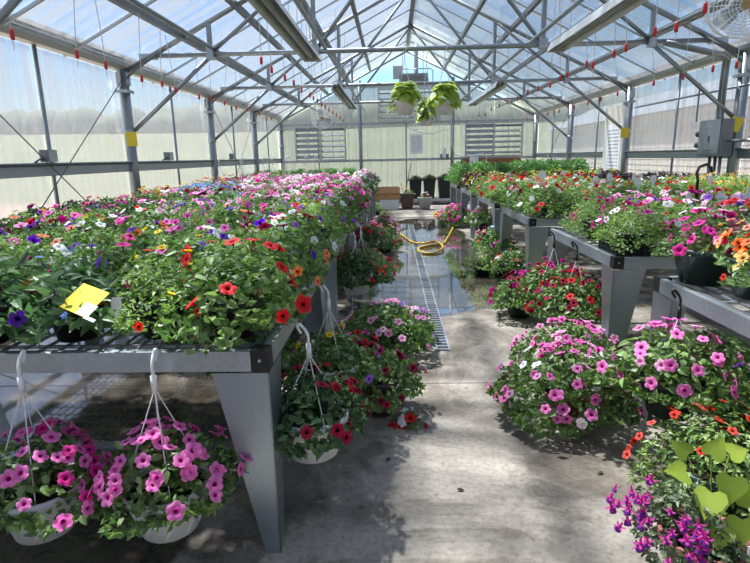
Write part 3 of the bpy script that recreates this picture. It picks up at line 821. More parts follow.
# ------------------------------------------------------------------ stock on the benches
MIXA = [['pink', 'purple', 'white'], ['violet', 'orange', 'pink'], ['purple', 'white', 'peach'], ['pink', 'softpink', 'purple'], ['hotpink', 'violet', 'yellow'], ['red', 'white', 'violet'], ['orange', 'burgundy', 'purple']]
MIXB = [['pink', 'softpink'], ['violet', 'pink', 'white'], ['burgundy', 'crimson'], ['peach', 'coral'], ['white', 'palepink'], ['magenta', 'hotpink'], ['purple', 'pinkstar']]
NTH = ['first', 'second', 'third', 'fourth', 'fifth', 'sixth', 'seventh', 'eighth', 'ninth', 'tenth']
SHORT = {'petunia': 'petunias', 'calib': 'bells', 'upright': 'bells', 'lance': 'lance-leaved plant', 'herb': 'leafy green plant', 'coleus': 'dark red coleus', 'lime': 'lime-maroon coleus', 'darkleaf': 'black-leaved plant', 'bushy': 'bushy plant', 'deep': 'trailing plant'}
def fill(s, idx, ya, yb, chooser, dx=.34, dy=.35, near=lambda x, y: False):
    xs = np.arange(-.62, -3.25, -dx) if s < 0 else np.arange(1.63, 4.4, dx)
    ys = np.arange(ya+(.19 if (s, idx) == (-1, 0) else .14), yb-.10, dy)
    for r, y in enumerate(ys):
        for c_, x in enumerate(xs):
            xx = float(x)+PR.uniform(-.04, .04)+(.08*(r % 2))*s; yy = float(y)+PR.uniform(-.04, .04)
            if not inframe(xx, yy, 1.1, 480 if idx == 0 else 160): continue
            ch = chooser(xx, yy, r, c_)
            if ch is None: continue
            sp, kinds, n, potk = ch[:4]; n = int(n*1.6); sc = ch[4] if len(ch) > 4 else 1.
            nr = near(xx, yy) and inframe(xx, yy, 1.1, 60)
            kw = ', '.join(dict.fromkeys(CNAME[k].replace(' ', '-') for k in kinds))
            lab = '%s %s %s from aisle, %s row of %s bench from shutters, %s' % (kw, SHORT[sp], NTH[c_], NTH[len(ys)-1-r], ORD[idx], 'fusebox side' if s > 0 else 'opposite fusebox')
            grp = '%s %s, %s bench %s' % (kw, SHORT[sp], ORD[idx], side_txt(s)); lab = lab.strip(); grp = grp.strip()
            plant(NAMES[sp][0], lab, 'potted plant', (xx, yy, BT), sp, kinds, n, potk, nr, sc*PR.uniform(.9, 1.08), grp)
# --- sixth bench opposite the fuse box (closest, left in the photo)
def ch_l1(x, y, r, c):
    if r == 0:
        if x < -1.12: return ('lance', ['blue', 'purple'] if c % 2 else ['blue'], 3, 'black')
        if c >= 1: return ('calib', ['yellow', 'redcal'] if c == 1 else ['yellow', 'magenta', 'coral'], 9, 'black')
        return ('petunia', ['red'], 6, 'black')
    if r == 1 and x > -1.3: return ('petunia', ['red', 'white', 'yellow'] if c == 1 else ['red', 'coral'], 7, 'black')
    if r == 1: return ('petunia', [['purple', 'orange', 'white'], ['pink', 'peach'], ['hotpink', 'violet', 'blue']][c % 3], 8, 'black')
    if r == 4 and x < -2.0: return ('deep', ['burgundy', 'crimson'], 9, 'black', .72)
    return ('petunia' if (r+c) % 3 else 'calib', MIXA[(r*3+c) % len(MIXA)], 9, 'black')
fill(-1, 0, *LEFT[0], ch_l1, .33, .34, near=lambda x, y: True)
def ch_l2(x, y, r, c):
    if r == 0: return ('petunia' if c % 3 else 'calib', [['yellow', 'redcal', 'violet'], ['hotpink', 'pink'], ['orange', 'violet', 'white'], ['purple', 'pink', 'softpink'], ['white', 'coral']][c % 5], 12, 'black')
    if x < -2.3: return ('deep', ['burgundy', 'magenta'] if r % 2 else ['magenta', 'peach'], 12, 'black', .85)
    return ('calib' if (r+c) % 2 else 'petunia', [['softpink', 'pink'], ['palepink'], ['pink', 'white', 'peach'], ['violet', 'softpink']][(r+2*c) % 4], 8, 'black')
fill(-1, 1, *LEFT[1], ch_l2)
def ch_l3(x, y, r, c):
    if x > -.95: return ('petunia', ['magenta', 'pink', 'burgundy'], 14, 'black')
    if -2.95 < x < -2.1 and r > 1: return ('petunia', ['lobelia'], 40, 'black', 1.1)
    if x <= -2.95: return ('petunia', ['redhead', 'yellow'], 14, 'black', 1.05)
    if -2.1 <= x < -1.6 and r > 2: return ('petunia', ['verbena'], 26, 'black')
    if r < 2: return ('petunia', [['burgundy', 'crimson'], ['burgundy', 'softpink'], ['white', 'palepink'], ['pink', 'hotpink'], ['whitehead', 'lobelia']][(c+r) % 5], 16, 'black')
    return ('petunia', [['softpink', 'white'], ['crimson', 'pink'], ['palepink', 'softpink']][c % 3], 14, 'black')
fill(-1, 2, *LEFT[2], ch_l3)
def ch_l4(x, y, r, c):
    if -3.0 < x < -1.9 and r < 3: return ('petunia', [['plum', 'hotpink'], ['softpink', 'white']][c % 2], 16, 'black', 1.1)
    if x <= -3.0: return ('petunia', ['redhead', 'yellow'], 16, 'black', 1.1)
    if x < -1.2: return ('petunia', ['verbena'] if c % 2 else ['verbena', 'pink'], 30, 'black')
    return ('petunia', [['pink', 'softpink'], ['white', 'whitehead'], ['softpink', 'magenta']][(c+r) % 3], 16, 'black')
fill(-1, 3, *LEFT[3], ch_l4)
def ch_l5(x, y, r, c):
    if x < -2.4: return ('petunia', [['plum', 'crimson'], ['hotpink', 'softpink']][c % 2], 18, 'black', 1.2)
    return ('petunia', [['whitehead', 'white'], ['redhead', 'pink'], ['softpink', 'pink']][(c+r) % 3], 18, 'black', 1.05)
fill(-1, 4, *LEFT[4], ch_l5, .42, .42)
fill(-1, 5, *LEFT[5], lambda x, y, r, c: ('herb', [], 0, 'black', 1.0) if x < -.9 else ('petunia', ['palepink', 'softpink'], 14, 'black'), .42, .42)
# --- benches on the fuse box side
def ch_r1(x, y, r, c):
    if c == 0: return ('upright', [['orange', 'gold'], ['magenta', 'peach', 'orange'], ['orange', 'gold', 'redcal'], ['orange', 'peach', 'gold'], ['whitevein', 'hotpink', 'magenta']][r % 5], 26, 'green', 1.0)
    return ('petunia', [['palepink', 'white'], ['pinkstar', 'verbena'], ['whitevein', 'hotpink', 'pink'], ['coral', 'red', 'violet']][(r+c) % 4], 20, 'green')
fill(1, 0, *RIGHT[0], ch_r1, .36, .37, near=lambda x, y: True)
def ch_r2(x, y, r, c):
    if c == 0: return ('calib', [['magenta', 'whitevein'], ['hotpink', 'pink'], ['pink', 'crimson'], ['red', 'hotpink']][r % 4], [5, 7, 8, 8][r % 4], 'black', .9)
    if x > 3.4: return ('bushy', ['yellow'] if c % 2 else ['palepink'], 8, 'black')
    return ('calib' if (r+c) % 2 else 'petunia', [['hotpink', 'softpink'], ['white', 'palepink'], ['pink', 'coral', 'red'], ['verbena', 'violet']][(r+c) % 4], 14, 'black')
fill(1, 1, *RIGHT[1], ch_r2, near=lambda x, y: x < 2.2)
fill(1, 2, *RIGHT[2], lambda x, y, r, c: ('calib' if (r+c) % 2 else 'petunia', [['red', 'white'], ['coral', 'redcal'], ['softpink', 'crimson'], ['white']][(r+c) % 4], 9, 'black') if x < 3.4 else ('bushy', ['gold'], 5, 'black'))
fill(1, 3, *RIGHT[3], lambda x, y, r, c: ('calib', [['redcal', 'red'], ['white', 'coral'], ['peach']][(r+c) % 3], 8, 'black') if x < 3.3 else ('darkleaf', ['hotpink', 'red'] if c % 2 else [], 3 if c % 2 else 0, 'black'))
fill(1, 4, *RIGHT[4], lambda x, y, r, c: ('lime' if (c+r) % 2 else 'coleus', [], 0, 'black', 1.1), .42, .42)
fill(1, 5, *RIGHT[5], lambda x, y, r, c: ('herb', [], 0, 'black', 1.3), .44, .42)

# ------------------------------------------------------------------ plants hung on or standing by the benches
def P_(label, loc, sp, kinds, n, potk, near=True, scale=1., hang=None, **k):
    nm = NAMES[sp][0]
    return plant(nm, label, 'hanging basket' if hang else 'potted plant', loc, sp, kinds, n, potk, near, scale, None, hang=hang, **k)
HK = BT+.012
def hung(label, x, y, zb, sp, kinds, n, potk='white', scale=1., d=1, near=True, hookmt='white_plastic', **k):
    return P_(label, (x, y, zb), sp, kinds, n, potk, near, scale, hang=HK-zb+.03, hookmt=hookmt, **k)
hung('pink petunias in white basket hooked on front rail beside the bench leg', -.87, 1.80, .19, 'hang', ['pink'], 60, rz=0, bias=1, fsize=.90, scale=.88)
hung('pink petunias in white basket hooked on front rail, farther from the aisle', -1.36, 1.80, .18, 'hang', ['pink', 'pink', 'pink', 'hotpink'], 54, rz=0, bias=1, fsize=.90, scale=.88)
hung('dark crimson double petunias in white basket hooked on rail beside the aisle', -.36, 2.13, .31, 'deep', ['dblred', 'crimson', 'crimson'], 30, scale=.80, rz=PI/2)
hung('yellow-green basket with burgundy blooms behind the crimson white basket', -.36, 2.85, .25, 'trailing', ['burgundy', 'yellow', 'violet'], 18, scale=.85, rz=PI/2)
P_('red and white petunias trailing from white pot under the closest bench', (-1.15, 3.0, .34), 'trailing', ['red', 'crimson'], 14, 'white', scale=.8, hang=.52)
P_('red petunias in white pot under the closest bench beside the leg', (-.78, 2.75, .38), 'trailing', ['red', 'magenta'], 12, 'white', scale=.75, hang=.48)
P_('dark burgundy petunias in brown pot standing on the aisle floor', (-.10, 3.12, 0), 'trailing', ['burgundy', 'burgundy', 'crimson'], 30, 'brown', scale=.85)
P_('low pot of red and white double blooms by the brown pot', (.07, 2.98, 0), 'petunia', ['red', 'dblwhite', 'dblwhite'], 9, None, scale=.40)
P_('magenta and red petunias in black pot behind the brown pot', (-.30, 3.45, .05), 'trailing', ['magenta', 'red', 'pink'], 18, 'greensm', scale=.85)
P_('soft pink petunias in broad low mound on the aisle floor', (-.10, 4.15, 0), 'big', ['softpink', 'softpink', 'palepink'], 55, 'green', scale=.85)
P_('pale violet blooms in black pot behind the soft pink mound', (.12, 4.5, 0), 'petunia', ['palepink', 'violet'], 16, 'black', scale=.8)
hung('red petunias in white basket hooked on rail behind the soft pink mound', -.36, 5.0, .30, 'deep', ['red', 'coral', 'crimson'], 26, scale=.95, rz=PI/2)
hung('coral and red basket hooked on the aisle rail near the hose', -.34, 5.6, .26, 'trailing', ['crimson', 'peach', 'coral'], 28, scale=.9, rz=PI/2)
hung('red flowered basket on aisle rail of the fourth bench', -.34, 6.9, .32, 'deep', ['red', 'crimson'], 24, near=False, scale=.9, rz=PI/2)
P_('peach and coral petunias in dark green pot beside the yellow hose', (-.16, 8.9, .02), 'trailing', ['peach', 'coral', 'softpink'], 45, 'green', False, 1.05)
P_('pink petunias in dark green pot beside the benches near the hose end', (-.20, 10.3, .02), 'trailing', ['pink', 'softpink', 'peach'], 45, 'green', False, 1.05)
P_('small green topped pot beside the last bench near the cardboard box', (-.20, 13.2, 0), 'bushy', ['yellow'], 6, 'greensm', False, .8)
P_('round dark green shrub in small pot by the cardboard box', (-.45, 14.9, 0), 'herb', [], 0, 'greensm', False, .7)
# fuse box side, floor and rails
P_('large pink petunia tub with one white bloom in terracotta pot', (1.02, 3.02, 0), 'big', ['pink', 'pink', 'pink', 'softpink', 'white'], 100, 'terra', scale=.90, bias=1)
hung('pink petunias in dark green basket hung from black hook on aisle rail', 1.40, 2.62, .24, 'hang', ['pink', 'pink', 'softpink'], 40, 'green', scale=1.12, rz=PI/2, hookmt='black_plastic')
P_('bright pink petunias in terracotta pot beside the sheet metal leg', (1.22, 3.55, 0), 'big', ['pink', 'softpink'], 60, 'terra', scale=.8, bias=1)
P_('double white flower head at the foot of the pink tub', (.93, 2.70, .0), 'petunia', ['dblwhite'], 1, None, scale=.001) if False else None
hung('crimson petunias in dark green basket hooked on rail near the black tray', 1.40, 4.15, .20, 'hang', ['crimson', 'crimson', 'red'], 56, 'green', scale=1.1, rz=PI/2, hookmt='black_plastic')
P_('dark magenta petunias in dark green pot beside crimson ones', (1.22, 5.15, .02), 'trailing', ['magenta', 'burgundy', 'crimson'], 40, 'green', scale=.95)
hung('crimson and magenta basket hooked on rail farther from the black tray', 1.40, 4.75, .20, 'hang', ['crimson', 'magenta'], 50, 'green', scale=1.05, rz=PI/2, hookmt='black_plastic')
P_('yellow bell flowers in pot under the fifth bench', (1.75, 5.4, .05), 'calib', ['yellow', 'yellow'], 26, 'greensm', False)
P_('peach bell flowers in dark green pot in front of the fourth bench leg', (1.50, 6.75, .02), 'trailing', ['peach', 'coral', 'white'], 30, 'green', False, .82)
P_('bright green bushy plant in dark green pot at the aisle edge', (1.17, 7.1, 0), 'bushy', [], 0, 'greensm', False, 1.05)
P_('coral and white basket in the aisle beside the third bench', (1.45, 8.0, .12), 'trailing', ['coral', 'white', 'crimson'], 36, 'green', False, .9)
P_('violet and white petunias behind the bright green bushy pot', (1.52, 7.45, .02), 'petunia', ['violet', 'white', 'magenta'], 22, 'green', False)
P_('magenta and white basket beside the second bench leg', (1.50, 9.3, .3), 'trailing', ['magenta', 'white'], 30, 'green', False, .9)
P_('pink petunias in black pot on the floor by the coiled hose', (1.38, 12.2, .02), 'big', ['pink', 'hotpink'], 110, 'green', False, .95)
# foliage filling the shade under the closest fuse box side bench
for i, (x, y) in enumerate(((2.05, 2.75), (2.5, 2.3), (2.0, 3.35), (2.55, 3.0))):
    P_(['leafy green plant with few pink blooms under the bench beside the green pot', 'leafy green plant deep under the closest bench of the fuse box side',
        'leafy green plant in the gap behind the sheet metal leg', 'leafy green plant with violet bloom in the shade under the bench'][i], (x, y, 0), 'big', ['pink', 'violet'], 7, 'green', scale=.85)
# scarlet bells and the terracotta bowl at the corner
P_('scarlet bell flowers in pot behind the terracotta bowl', (1.40, 2.2, 0), 'calib', ['redcal', 'redcal', 'coral'], 30, 'green', scale=1.25, fsize=1.15, bias=1)
bowl = P_('fuchsia and lime sweet potato vine in terracotta bowl', (1.10, 1.73, 0), 'petunia', ['fuchsia'], 0, 'terra', scale=.01, rz=0)
for ch in list(bowl.children):
    if ch.name.startswith('foliage'): bpy.data.objects.remove(ch)
V, F, K = foliage(77, .19, .17, .04, 1100, .036, .019, ['#4a5c3c', '#586b48', '#3c4c34', '#66774f'])
for ch in bowl.children:
    if ch.name.startswith('pot'): ch.scale = (.88, .88, 1.05)
fo = link('fuchsia_foliage', cmesh('fuchsia_foliage', V, F, K, 'leaf'), bowl, (-.08, .00, .22))
SP['_f'] = dict(R=.20, H=.17, D=.10)
r_ = np.random.default_rng(4)
for i in range(46):
    a = r_.uniform(PI*.75, PI*1.45); rr = r_.uniform(.12, .26)
    o = link('flower', flower_mesh('fuchsia'), bowl, (-.07+rr*math.cos(a), .0+rr*math.sin(a), .24+.15-(rr/.25)**2*r_.uniform(.03, .22)))
    o.rotation_euler = (PI+r_.uniform(-.4, .4), r_.uniform(-.4, .4), r_.uniform(0, 6)); o.scale = (r_.uniform(.75, 1.1),)*3
# heart leaves, each its own
def heart(col):
    V = [(0, 0, .0), (-.14, .22, .01), (-.10, .42, .03), (.12, .52, .05), (.42, .42, .04), (.75, .18, .0), (1.02, 0, -.08), (.75, -.18, .0), (.42, -.42, .04), (.12, -.52, .05), (-.10, -.42, .03), (-.14, -.22, .01), (.40, 0, -.03), (.72, 0, -.05)]
    F = [(0,12,2,1),(12,3,2),(12,4,3),(12,13,5,4),(13,6,5),(0,11,10,12),(12,10,9),(12,9,8),(12,8,7,13),(13,7,6)]
    c = np.array(lin(col)); K = [c*(1.12 if i in (0, 12, 13) else .97) for i in range(14)]
    return cmesh('leaf', np.array(V), F, np.array(K), 'leaf', True)
HEART = [heart('#8ba416'), heart('#98ae1e'), heart('#7d9712')]
def heart_leaf(root, base, tip_dir, nrm, size, stem_from=None, kid=0):
    d = Vector(tip_dir).normalized(); n = Vector(nrm); s = n.cross(d).normalized(); u = d.cross(s)
    o = link('leaf', HEART[kid % 3], root, base)
    o.rotation_mode = 'QUATERNION'; o.rotation_quaternion = Matrix((d, s, u)).transposed().to_quaternion(); o.scale = (size,)*3
    if stem_from is not None:
        b, f = Vector(base), Vector(stem_from); mid = (b+f)/2+Vector((0, 0, .03))
        st = MB().path([f, mid, b], .0022, 5); so_ = link('stem', st.mesh('stem', 'stem_green'), root)
simple('stem_green', '#8aa046', .5)
spots = [((-.07,-.06,.42), (-.95,-.2,.25), (-.2,-.6,.8), .10), ((.00,-.10,.37), (-.35,-.45,-.75), (-.5,-.8,.45), .115), ((.09,-.06,.40), (-.15,-.3,-.95), (-.45,-.85,.35), .11), ((.04,-.01,.46), (.55,.1,.85), (-.5,-.8,.2), .09),
         ((.02,-.15,.27), (-.3,-.3,-.8), (-.5,-.85,.3), .09), ((.10,-.12,.28), (-.1,-.3,-.95), (-.4,-.9,.3), .11), ((.15,-.06,.35), (.75,-.2,-.5), (-.3,-.9,.45), .10), ((.13,.03,.44), (.8,.2,.1), (-.3,-.7,.8), .09), ((-.02,.03,.44), (-.6,.3,.5), (-.4,-.8,.6), .08), ((.17,.00,.30), (.8,-.1,-.6), (-.2,-.9,.5), .10)]
for i, (b, d, n, s) in enumerate(spots): heart_leaf(bowl, (b[0]-.03, b[1]+.05, b[2]+.04), d, n, s*.86, (.03, .03, .19), i)
ob('plant_label', MB().box((.075, -.115, .14), (.095, -.112, .25)), 'white_plastic', bowl)

# central hanging baskets of lime vine under the truss
def lime_basket(label, x, y, zb, s, red, seed):
    b = thing('hanging_basket', label, 'hanging basket', (x, y, zb)); me, z, rr = POT['white']
    p = link('pot', me, b); p.scale = (s,)*3; link('swirl_rib', SWIRL, p)
    g = np.random.default_rng(seed)
    for i in range(80):
        a = g.uniform(0, 2*PI); e = g.uniform(0, 1); r0 = rr*s*(.35+.85*e)
        bz = z*s+.06+.16*(1-e)+g.uniform(-.02, .05)-(.12*e*g.uniform(0, 1.2))
        heart_leaf(b, (r0*math.cos(a), r0*math.sin(a), bz), (math.cos(a+g.normal()*.4), math.sin(a+g.normal()*.4), -.2-.9*e), (math.cos(a)*.5*e, math.sin(a)*.5*e-.15, .9-.4*e), g.uniform(.10, .15)*s, None, i)
    if red:
        V, F, K = foliage(seed, .10, .20, .02, 150, .05, .035, ['#5a1f30', '#702438', '#4a1a2a', '#3f5a2c']); link('foliage', cmesh('foliage', V, F, K, 'leaf'), b, (red[0], red[1], z*s))
    # wires up to the tie chord
    top = TIE-.03-zb; hk = ob('hook', MB().path([(0,0,top-.10), (0,0,top-.02), (.02,0,top+.02), (.045,0,top+.06), (.02,0,top+.09), (-.01,0,top+.075)], .006, 6), 'white_plastic', b, True)
    for i in range(4):
        a = PI/4+i*PI/2; ob('wire', MB().tube((0,0,top-.10), (rr*s*math.cos(a), rr*s*math.sin(a), z*s-.01), .003, 4), 'cord', hk)
lime_basket('white hanging basket of lime vine with maroon leaves on top', .18, 7.93, 2.12, 1.0, (-.02, .02), 1)
lime_basket('white hanging basket of lime vine without maroon, on the truss', .73, 7.93, 2.10, 1.05, None, 2)
lime_basket('smaller white hanging basket hung lower between the lime ones', .50, 8.25, 1.98, .72, (-.04, -.03), 3)

# ------------------------------------------------------------------ things on the benches
yc = thing('sticky_card', 'yellow sticky trap card with white tag lying on leaves of bench plants', 'card', (-1.13, 1.88, 1.065))
yc.rotation_euler = (math.radians(34), math.radians(6), math.radians(-32))
ob('card', MB().box((-.085, -.06, 0), (.085, .06, .002)), 'yellow_card', yc)
ob('label', MB().box((.03, -.058, .0025), (.10, -.005, .0035)), 'white_plastic', yc); ob('stake', MB().box((.085, -.064, .002), (.15, -.052, .004)), 'white_plastic', yc)
tagm = MB().prism([(-.012, 0), (.012, 0), (.016, .07), (.032, .09), (.032, .13), (.02, .155), (-.02, .155), (-.032, .13), (-.032, .09), (-.016, .07)], 1, -.001, .001).mesh('plant_tag', 'white_plastic')
def ptag(x, y, z, label, g=None, s=1., rz=0):
    o = link('plant_tag', tagm, None, (x, y, z), rz); o.scale = (s,)*3; o.rotation_euler.x = -.15; tag(o, label, 'plant label', g)
ptag(-1.03, 1.90, .97, 'white plant tag standing beside the yellow sticky card', None, .62)
for i in range(16):
    a, b_ = [RIGHT[2], RIGHT[3]][i % 2]
    ptag(1.7+PR.uniform(0, 1.9), PR.uniform(a+.1, b_-.1), 1.12, 'white plant tag among red flowers, %s bench from shutters on fuse box side' % ORD[2+i % 2], 'white plant tags, %s bench' % ORD[2+i % 2], 1.0, PR.uniform(-.5, .5))
for i in range(14):
    ptag(2.2+PR.uniform(0, 1.5), PR.uniform(RIGHT[1][0]+.1, RIGHT[1][1]-.1), 1.10, 'white plant tag among flowers, fifth bench from shutters on fuse box side', 'white plant tags, fifth bench', .85, PR.uniform(-.5, .5))
# black carrier tray on the fifth fuse-box-side bench
tr = MB(); tx0, tx1, ty0, ty1, tz = 1.50, 1.80, 3.66, 3.98, .065
tr.box((tx0, ty0, BT), (tx1, ty1, BT+.006))
for k in range(11):
    u = k/10
    tr.box((tx0+u*(tx1-tx0)-.006, ty0, BT), (tx0+u*(tx1-tx0)+.006, ty0+.006, BT+tz)); tr.box((tx0+u*(tx1-tx0)-.006, ty1-.006, BT), (tx0+u*(tx1-tx0)+.006, ty1, BT+tz))
    tr.box((tx0, ty0+u*(ty1-ty0)-.006, BT), (tx0+.006, ty0+u*(ty1-ty0)+.006, BT+tz)); tr.box((tx1-.006, ty0+u*(ty1-ty0)-.006, BT), (tx1, ty0+u*(ty1-ty0)+.006, BT+tz))
for zz in (0, .03, .058):
    tr.box((tx0-.004, ty0-.004, BT+zz), (tx1+.004, ty0+.004, BT+zz+.010)).box((tx0-.004, ty1-.004, BT+zz), (tx1+.004, ty1+.004, BT+zz+.010))
    tr.box((tx0-.004, ty0, BT+zz), (tx0+.004, ty1, BT+zz+.010)).box((tx1-.004, ty0, BT+zz), (tx1+.004, ty1, BT+zz+.010))
tag(ob('nursery_tray', tr, 'black_plastic'), 'black slatted nursery tray at the bench corner', 'tray')
# free-standing white basket hooks sticking up among plants opposite the fuse box
def up_hook(x, y, i):
    m_ = MB(); z0 = BT+.15; k = 1.52
    hk_ = thing('basket_hanger', 'white wire basket hanger standing up among bench plants opposite the fuse box', 'hanger', (x, y, 0), 0, 'white basket hangers')
    m_.path([(0, 0, k-.06), (0, 0, k+.02), (.03, 0, k+.075), (.06, 0, k+.06), (.065, 0, k+.03)], .008, 6); ob('hook', m_, 'white_plastic', hk_, True)
    for j in range(3):
        a = 2*PI*j/3+.4; ob('wire', MB().tube((0, 0, k-.05), (.12*math.cos(a), .12*math.sin(a), z0+.1), .003, 4), 'wire_white', hk_)
for i, (x, y) in enumerate(((-2.9, 9.2), (-2.62, 9.5), (-2.45, 9.0), (-2.3, 9.8), (-2.05, 9.4), (-2.6, 11.4), (-2.2, 11.2), (-1.8, 9.3), (-1.55, 9.7), (-1.6, 11.3))): up_hook(x, y, i)
m_ = MB(); m_.path([(2.6, 4.8, .98), (2.6, 4.8, 1.30), (2.585, 4.8, 1.36), (2.60, 4.8, 1.41), (2.66, 4.8, 1.43), (2.70, 4.8, 1.40), (2.71, 4.8, 1.36)], .013, 8)
tag(ob('basket_hook', m_, 'green_plastic', None, True), 'tall dark green plastic hook rising from the flowers below the fuse box', 'hook')

# ------------------------------------------------------------------ cords with red weights
wt = MB().lathe([(0, -.042), (.014, -.040), (.017, -.015), (.015, .025), (.010, .04), (0, .042)], 10).mesh('weight', 'red_plastic', True)
tl_ = MB().tube((0, 0, -.11), (0, 0, -.05), .003, 5).mesh('tip', 'cord')
ROWS = {-.79: [4.35, 5.22, 5.73, 6.53, 7.1, 7.53, 8.43, 9.0, 9.7, 10.4, 11.2, 12.2, 13.4], -.44: [6.1, 6.6, 7.4, 8.05, 8.7, 9.6, 10.0, 10.5, 11.1, 11.7, 12.4, 13.2, 14.0, 15.0, 16.0],
        .44: [4.55, 4.97, 5.36, 5.98, 6.28, 6.9, 7.14, 7.88, 8.2, 8.7, 9.4, 10.1, 10.9, 11.8, 12.7, 13.7, 14.6, 15.6], .79: [6.62, 7.09, 7.78, 8.62, 9.95, 10.7, 11.4, 12.3, 13.3, 14.3, 15.4, 16.4]}
NTH2 = NTH+['eleventh', 'twelfth', 'thirteenth', 'fourteenth', 'fifteenth', 'sixteenth', 'seventeenth', 'eighteenth', 'nineteenth']
for kk, ys in ROWS.items():
    x = RX+kk*W
    side = ('inner' if abs(kk) < .6 else 'outer')
    lab = 'red weighted white drop cord hanging from the %s purlin %s' % (side, side_txt(kk))
    for i_c, yy in enumerate(ys):
        lab = '%s red weighted drop cord from the end wall, %s purlin %s' % (NTH2[len(ys)-1-i_c], side, side_txt(kk))
        zt = roofz(x)-.05; zb = (2.58 if abs(kk) < .6 else 2.50)+PR.uniform(-.03, .03)
        d = thing('drop_cord', lab, 'cord', (x, yy, zb), 0, 'red weighted drop cords, %s purlin %s' % (side, side_txt(kk)))
        dx_ = PR.uniform(-.10, .10)
        ob('cord', MB().path([(dx_, PR.uniform(-.05, .05), zt-zb), (dx_*.35, 0, (zt-zb)*.45), (0, 0, .04)], .0042, 5), 'cord', d)
        link('weight', wt, d); link('tip', tl_, d)

# ------------------------------------------------------------------ overhead trough fixtures
def trough(x, ya, yb, label):
    t = thing('trough_fixture', label, 'light fixture', (x, ya, 2.80)); Ln = yb-ya
    o_ = [(-.11, -.05), (-.06, .06), (.06, .06), (.11, -.05), (.10, -.05), (.055, .05), (-.055, .05), (-.10, -.05)]
    ob('reflector', MB().prism(o_, 1, 0, Ln), 'alu', t)
    ob('tube', MB().tube((0, .1, -.005), (0, Ln-.1, -.005), .03, 10), 'heater', t, True)
    ob('end_plate', MB().prism([(-.11, -.05), (-.06, .06), (.06, .06), (.11, -.05)], 1, Ln, Ln+.01), 'alu', t)
    n = int(Ln/.9)
    for i in range(n+1):
        y = .15+i*(Ln-.3)/n
        ob('hanger', MB().tube((0, y, .07), (0, y, roofz(x)-.02-2.8), .004, 5), 'cord', t)
trough(-1.0, 3.3, 7.35, 'long metal trough fixture opposite the fuse box, away from the end wall')
trough(2.0, 3.0, 7.15, 'long metal trough fixture on fuse box side, away from the end wall')
trough(-1.0, 10.4, 14.5, 'long metal trough fixture near the end wall, opposite the fuse box')
trough(2.0, 10.6, 14.4, 'long metal trough fixture near the end wall, fuse box side')

# ------------------------------------------------------------------ fans
def fan(label, loc, r, rz, rx=0, mount=None):
    f = thing('circulation_fan', label, 'fan', loc); f.rotation_euler = (rx, 0, rz)
    g = MB()
    def ring(rr, y, th): g.path([(rr*math.cos(a), y, rr*math.sin(a)) for a in np.linspace(0, 2*PI, 33)[:-1]], th, 4, closed=True)
    for rr in np.linspace(.2, 1, 9): ring(r*rr, -.06-.07*(1-rr**2), .0032)
    ring(r, 0, .010); ring(r, .08, .006)
    for k in range(16):
        a = 2*PI*k/16; g.path([(r*q*math.cos(a), -.06-.07*(1-q*q), r*q*math.sin(a)) for q in (.15, .4, .7, 1)]+[(r*math.cos(a), .08, r*math.sin(a)), (r*.2*math.cos(a), .12, r*.2*math.sin(a))], .0032, 4)
    ob('guard', g, 'wire_white', f)
    ob('hub', MB().tube((0, -.10, 0), (0, -.13, 0), r*.16, 16), 'gold_hub', f); ob('motor', MB().tube((0, .04, 0), (0, .22, 0), r*.24, 16), 'grey_box', f, True)
    b = MB(); n = 6
    V = [(.10*r, -.02, 0), (.35*r, -.05, .22*r), (.85*r, -.05, .30*r), (.92*r, .03, -.10*r), (.5*r, .05, -.22*r)]
    b.add(V+[(x, y+.006, z) for x, y, z in V], [(0,1,2,3,4), (9,8,7,6,5)]+[(i, (i+1) % 5, 5+(i+1) % 5, 5+i) for i in range(5)])
    me = b.mesh('blade', 'louvre')
    for k in range(3):
        o = link('blade', me, f); o.rotation_euler.y = 2*PI*k/3+.4
    if mount: ob('bracket', MB().tube((0, .13, 0), mount, .018, 8), 'pipe', f, True)
simple('gold_hub', '#b09a6a', .5, .3)
fan('large round cage fan under the roof above the fuse box', (3.44, 5.9, 2.93), .30, math.radians(-14), math.radians(12), (0.0, .15, .42))
fan('round cage fan near the louvred shutters opposite the fuse box', (-1.62, 13.0, 2.44), .24, math.radians(8), 0, (0, .15, .60))
fan('small dark fan at the foot of the shuttered end wall', (-2.68, 18.55, .98), .16, .3, 0, (0, .30, -.05))

# ------------------------------------------------------------------ unit heater high by the end wall
h = thing('unit_heater', 'grey box heater with louvres hung high before the end wall', 'heater', (.62, 16.8, 3.60))
ob('body', MB().box((-.40, -.3, 0), (.42, .35, .26)), 'heater', h)
for i in range(4): ob('louvre_blade', MB().box((-.36, -.34, .03+i*.055), (.38, -.30, .045+i*.055)), 'louvre', h)
ob('duct_plate', MB().box((-.58, -.1, .16), (-.30, .1, .50)), 'alu', h); ob('flue', MB().tube((.1, .1, .25), (.1, .1, 1.1), .06, 12), 'alu', h, True)
ob('gas_pipe', MB().path([(-.28, 0, .42), (.50, 0, .42), (.58, 0, .36), (.58, 0, -.1)], .014, 6), 'pipe', h, True)
for x in (-.3, .3): ob('hanger_rod', MB().tube((x, 0, .26), (x, 0, .98), .008, 5), 'pipe', h)

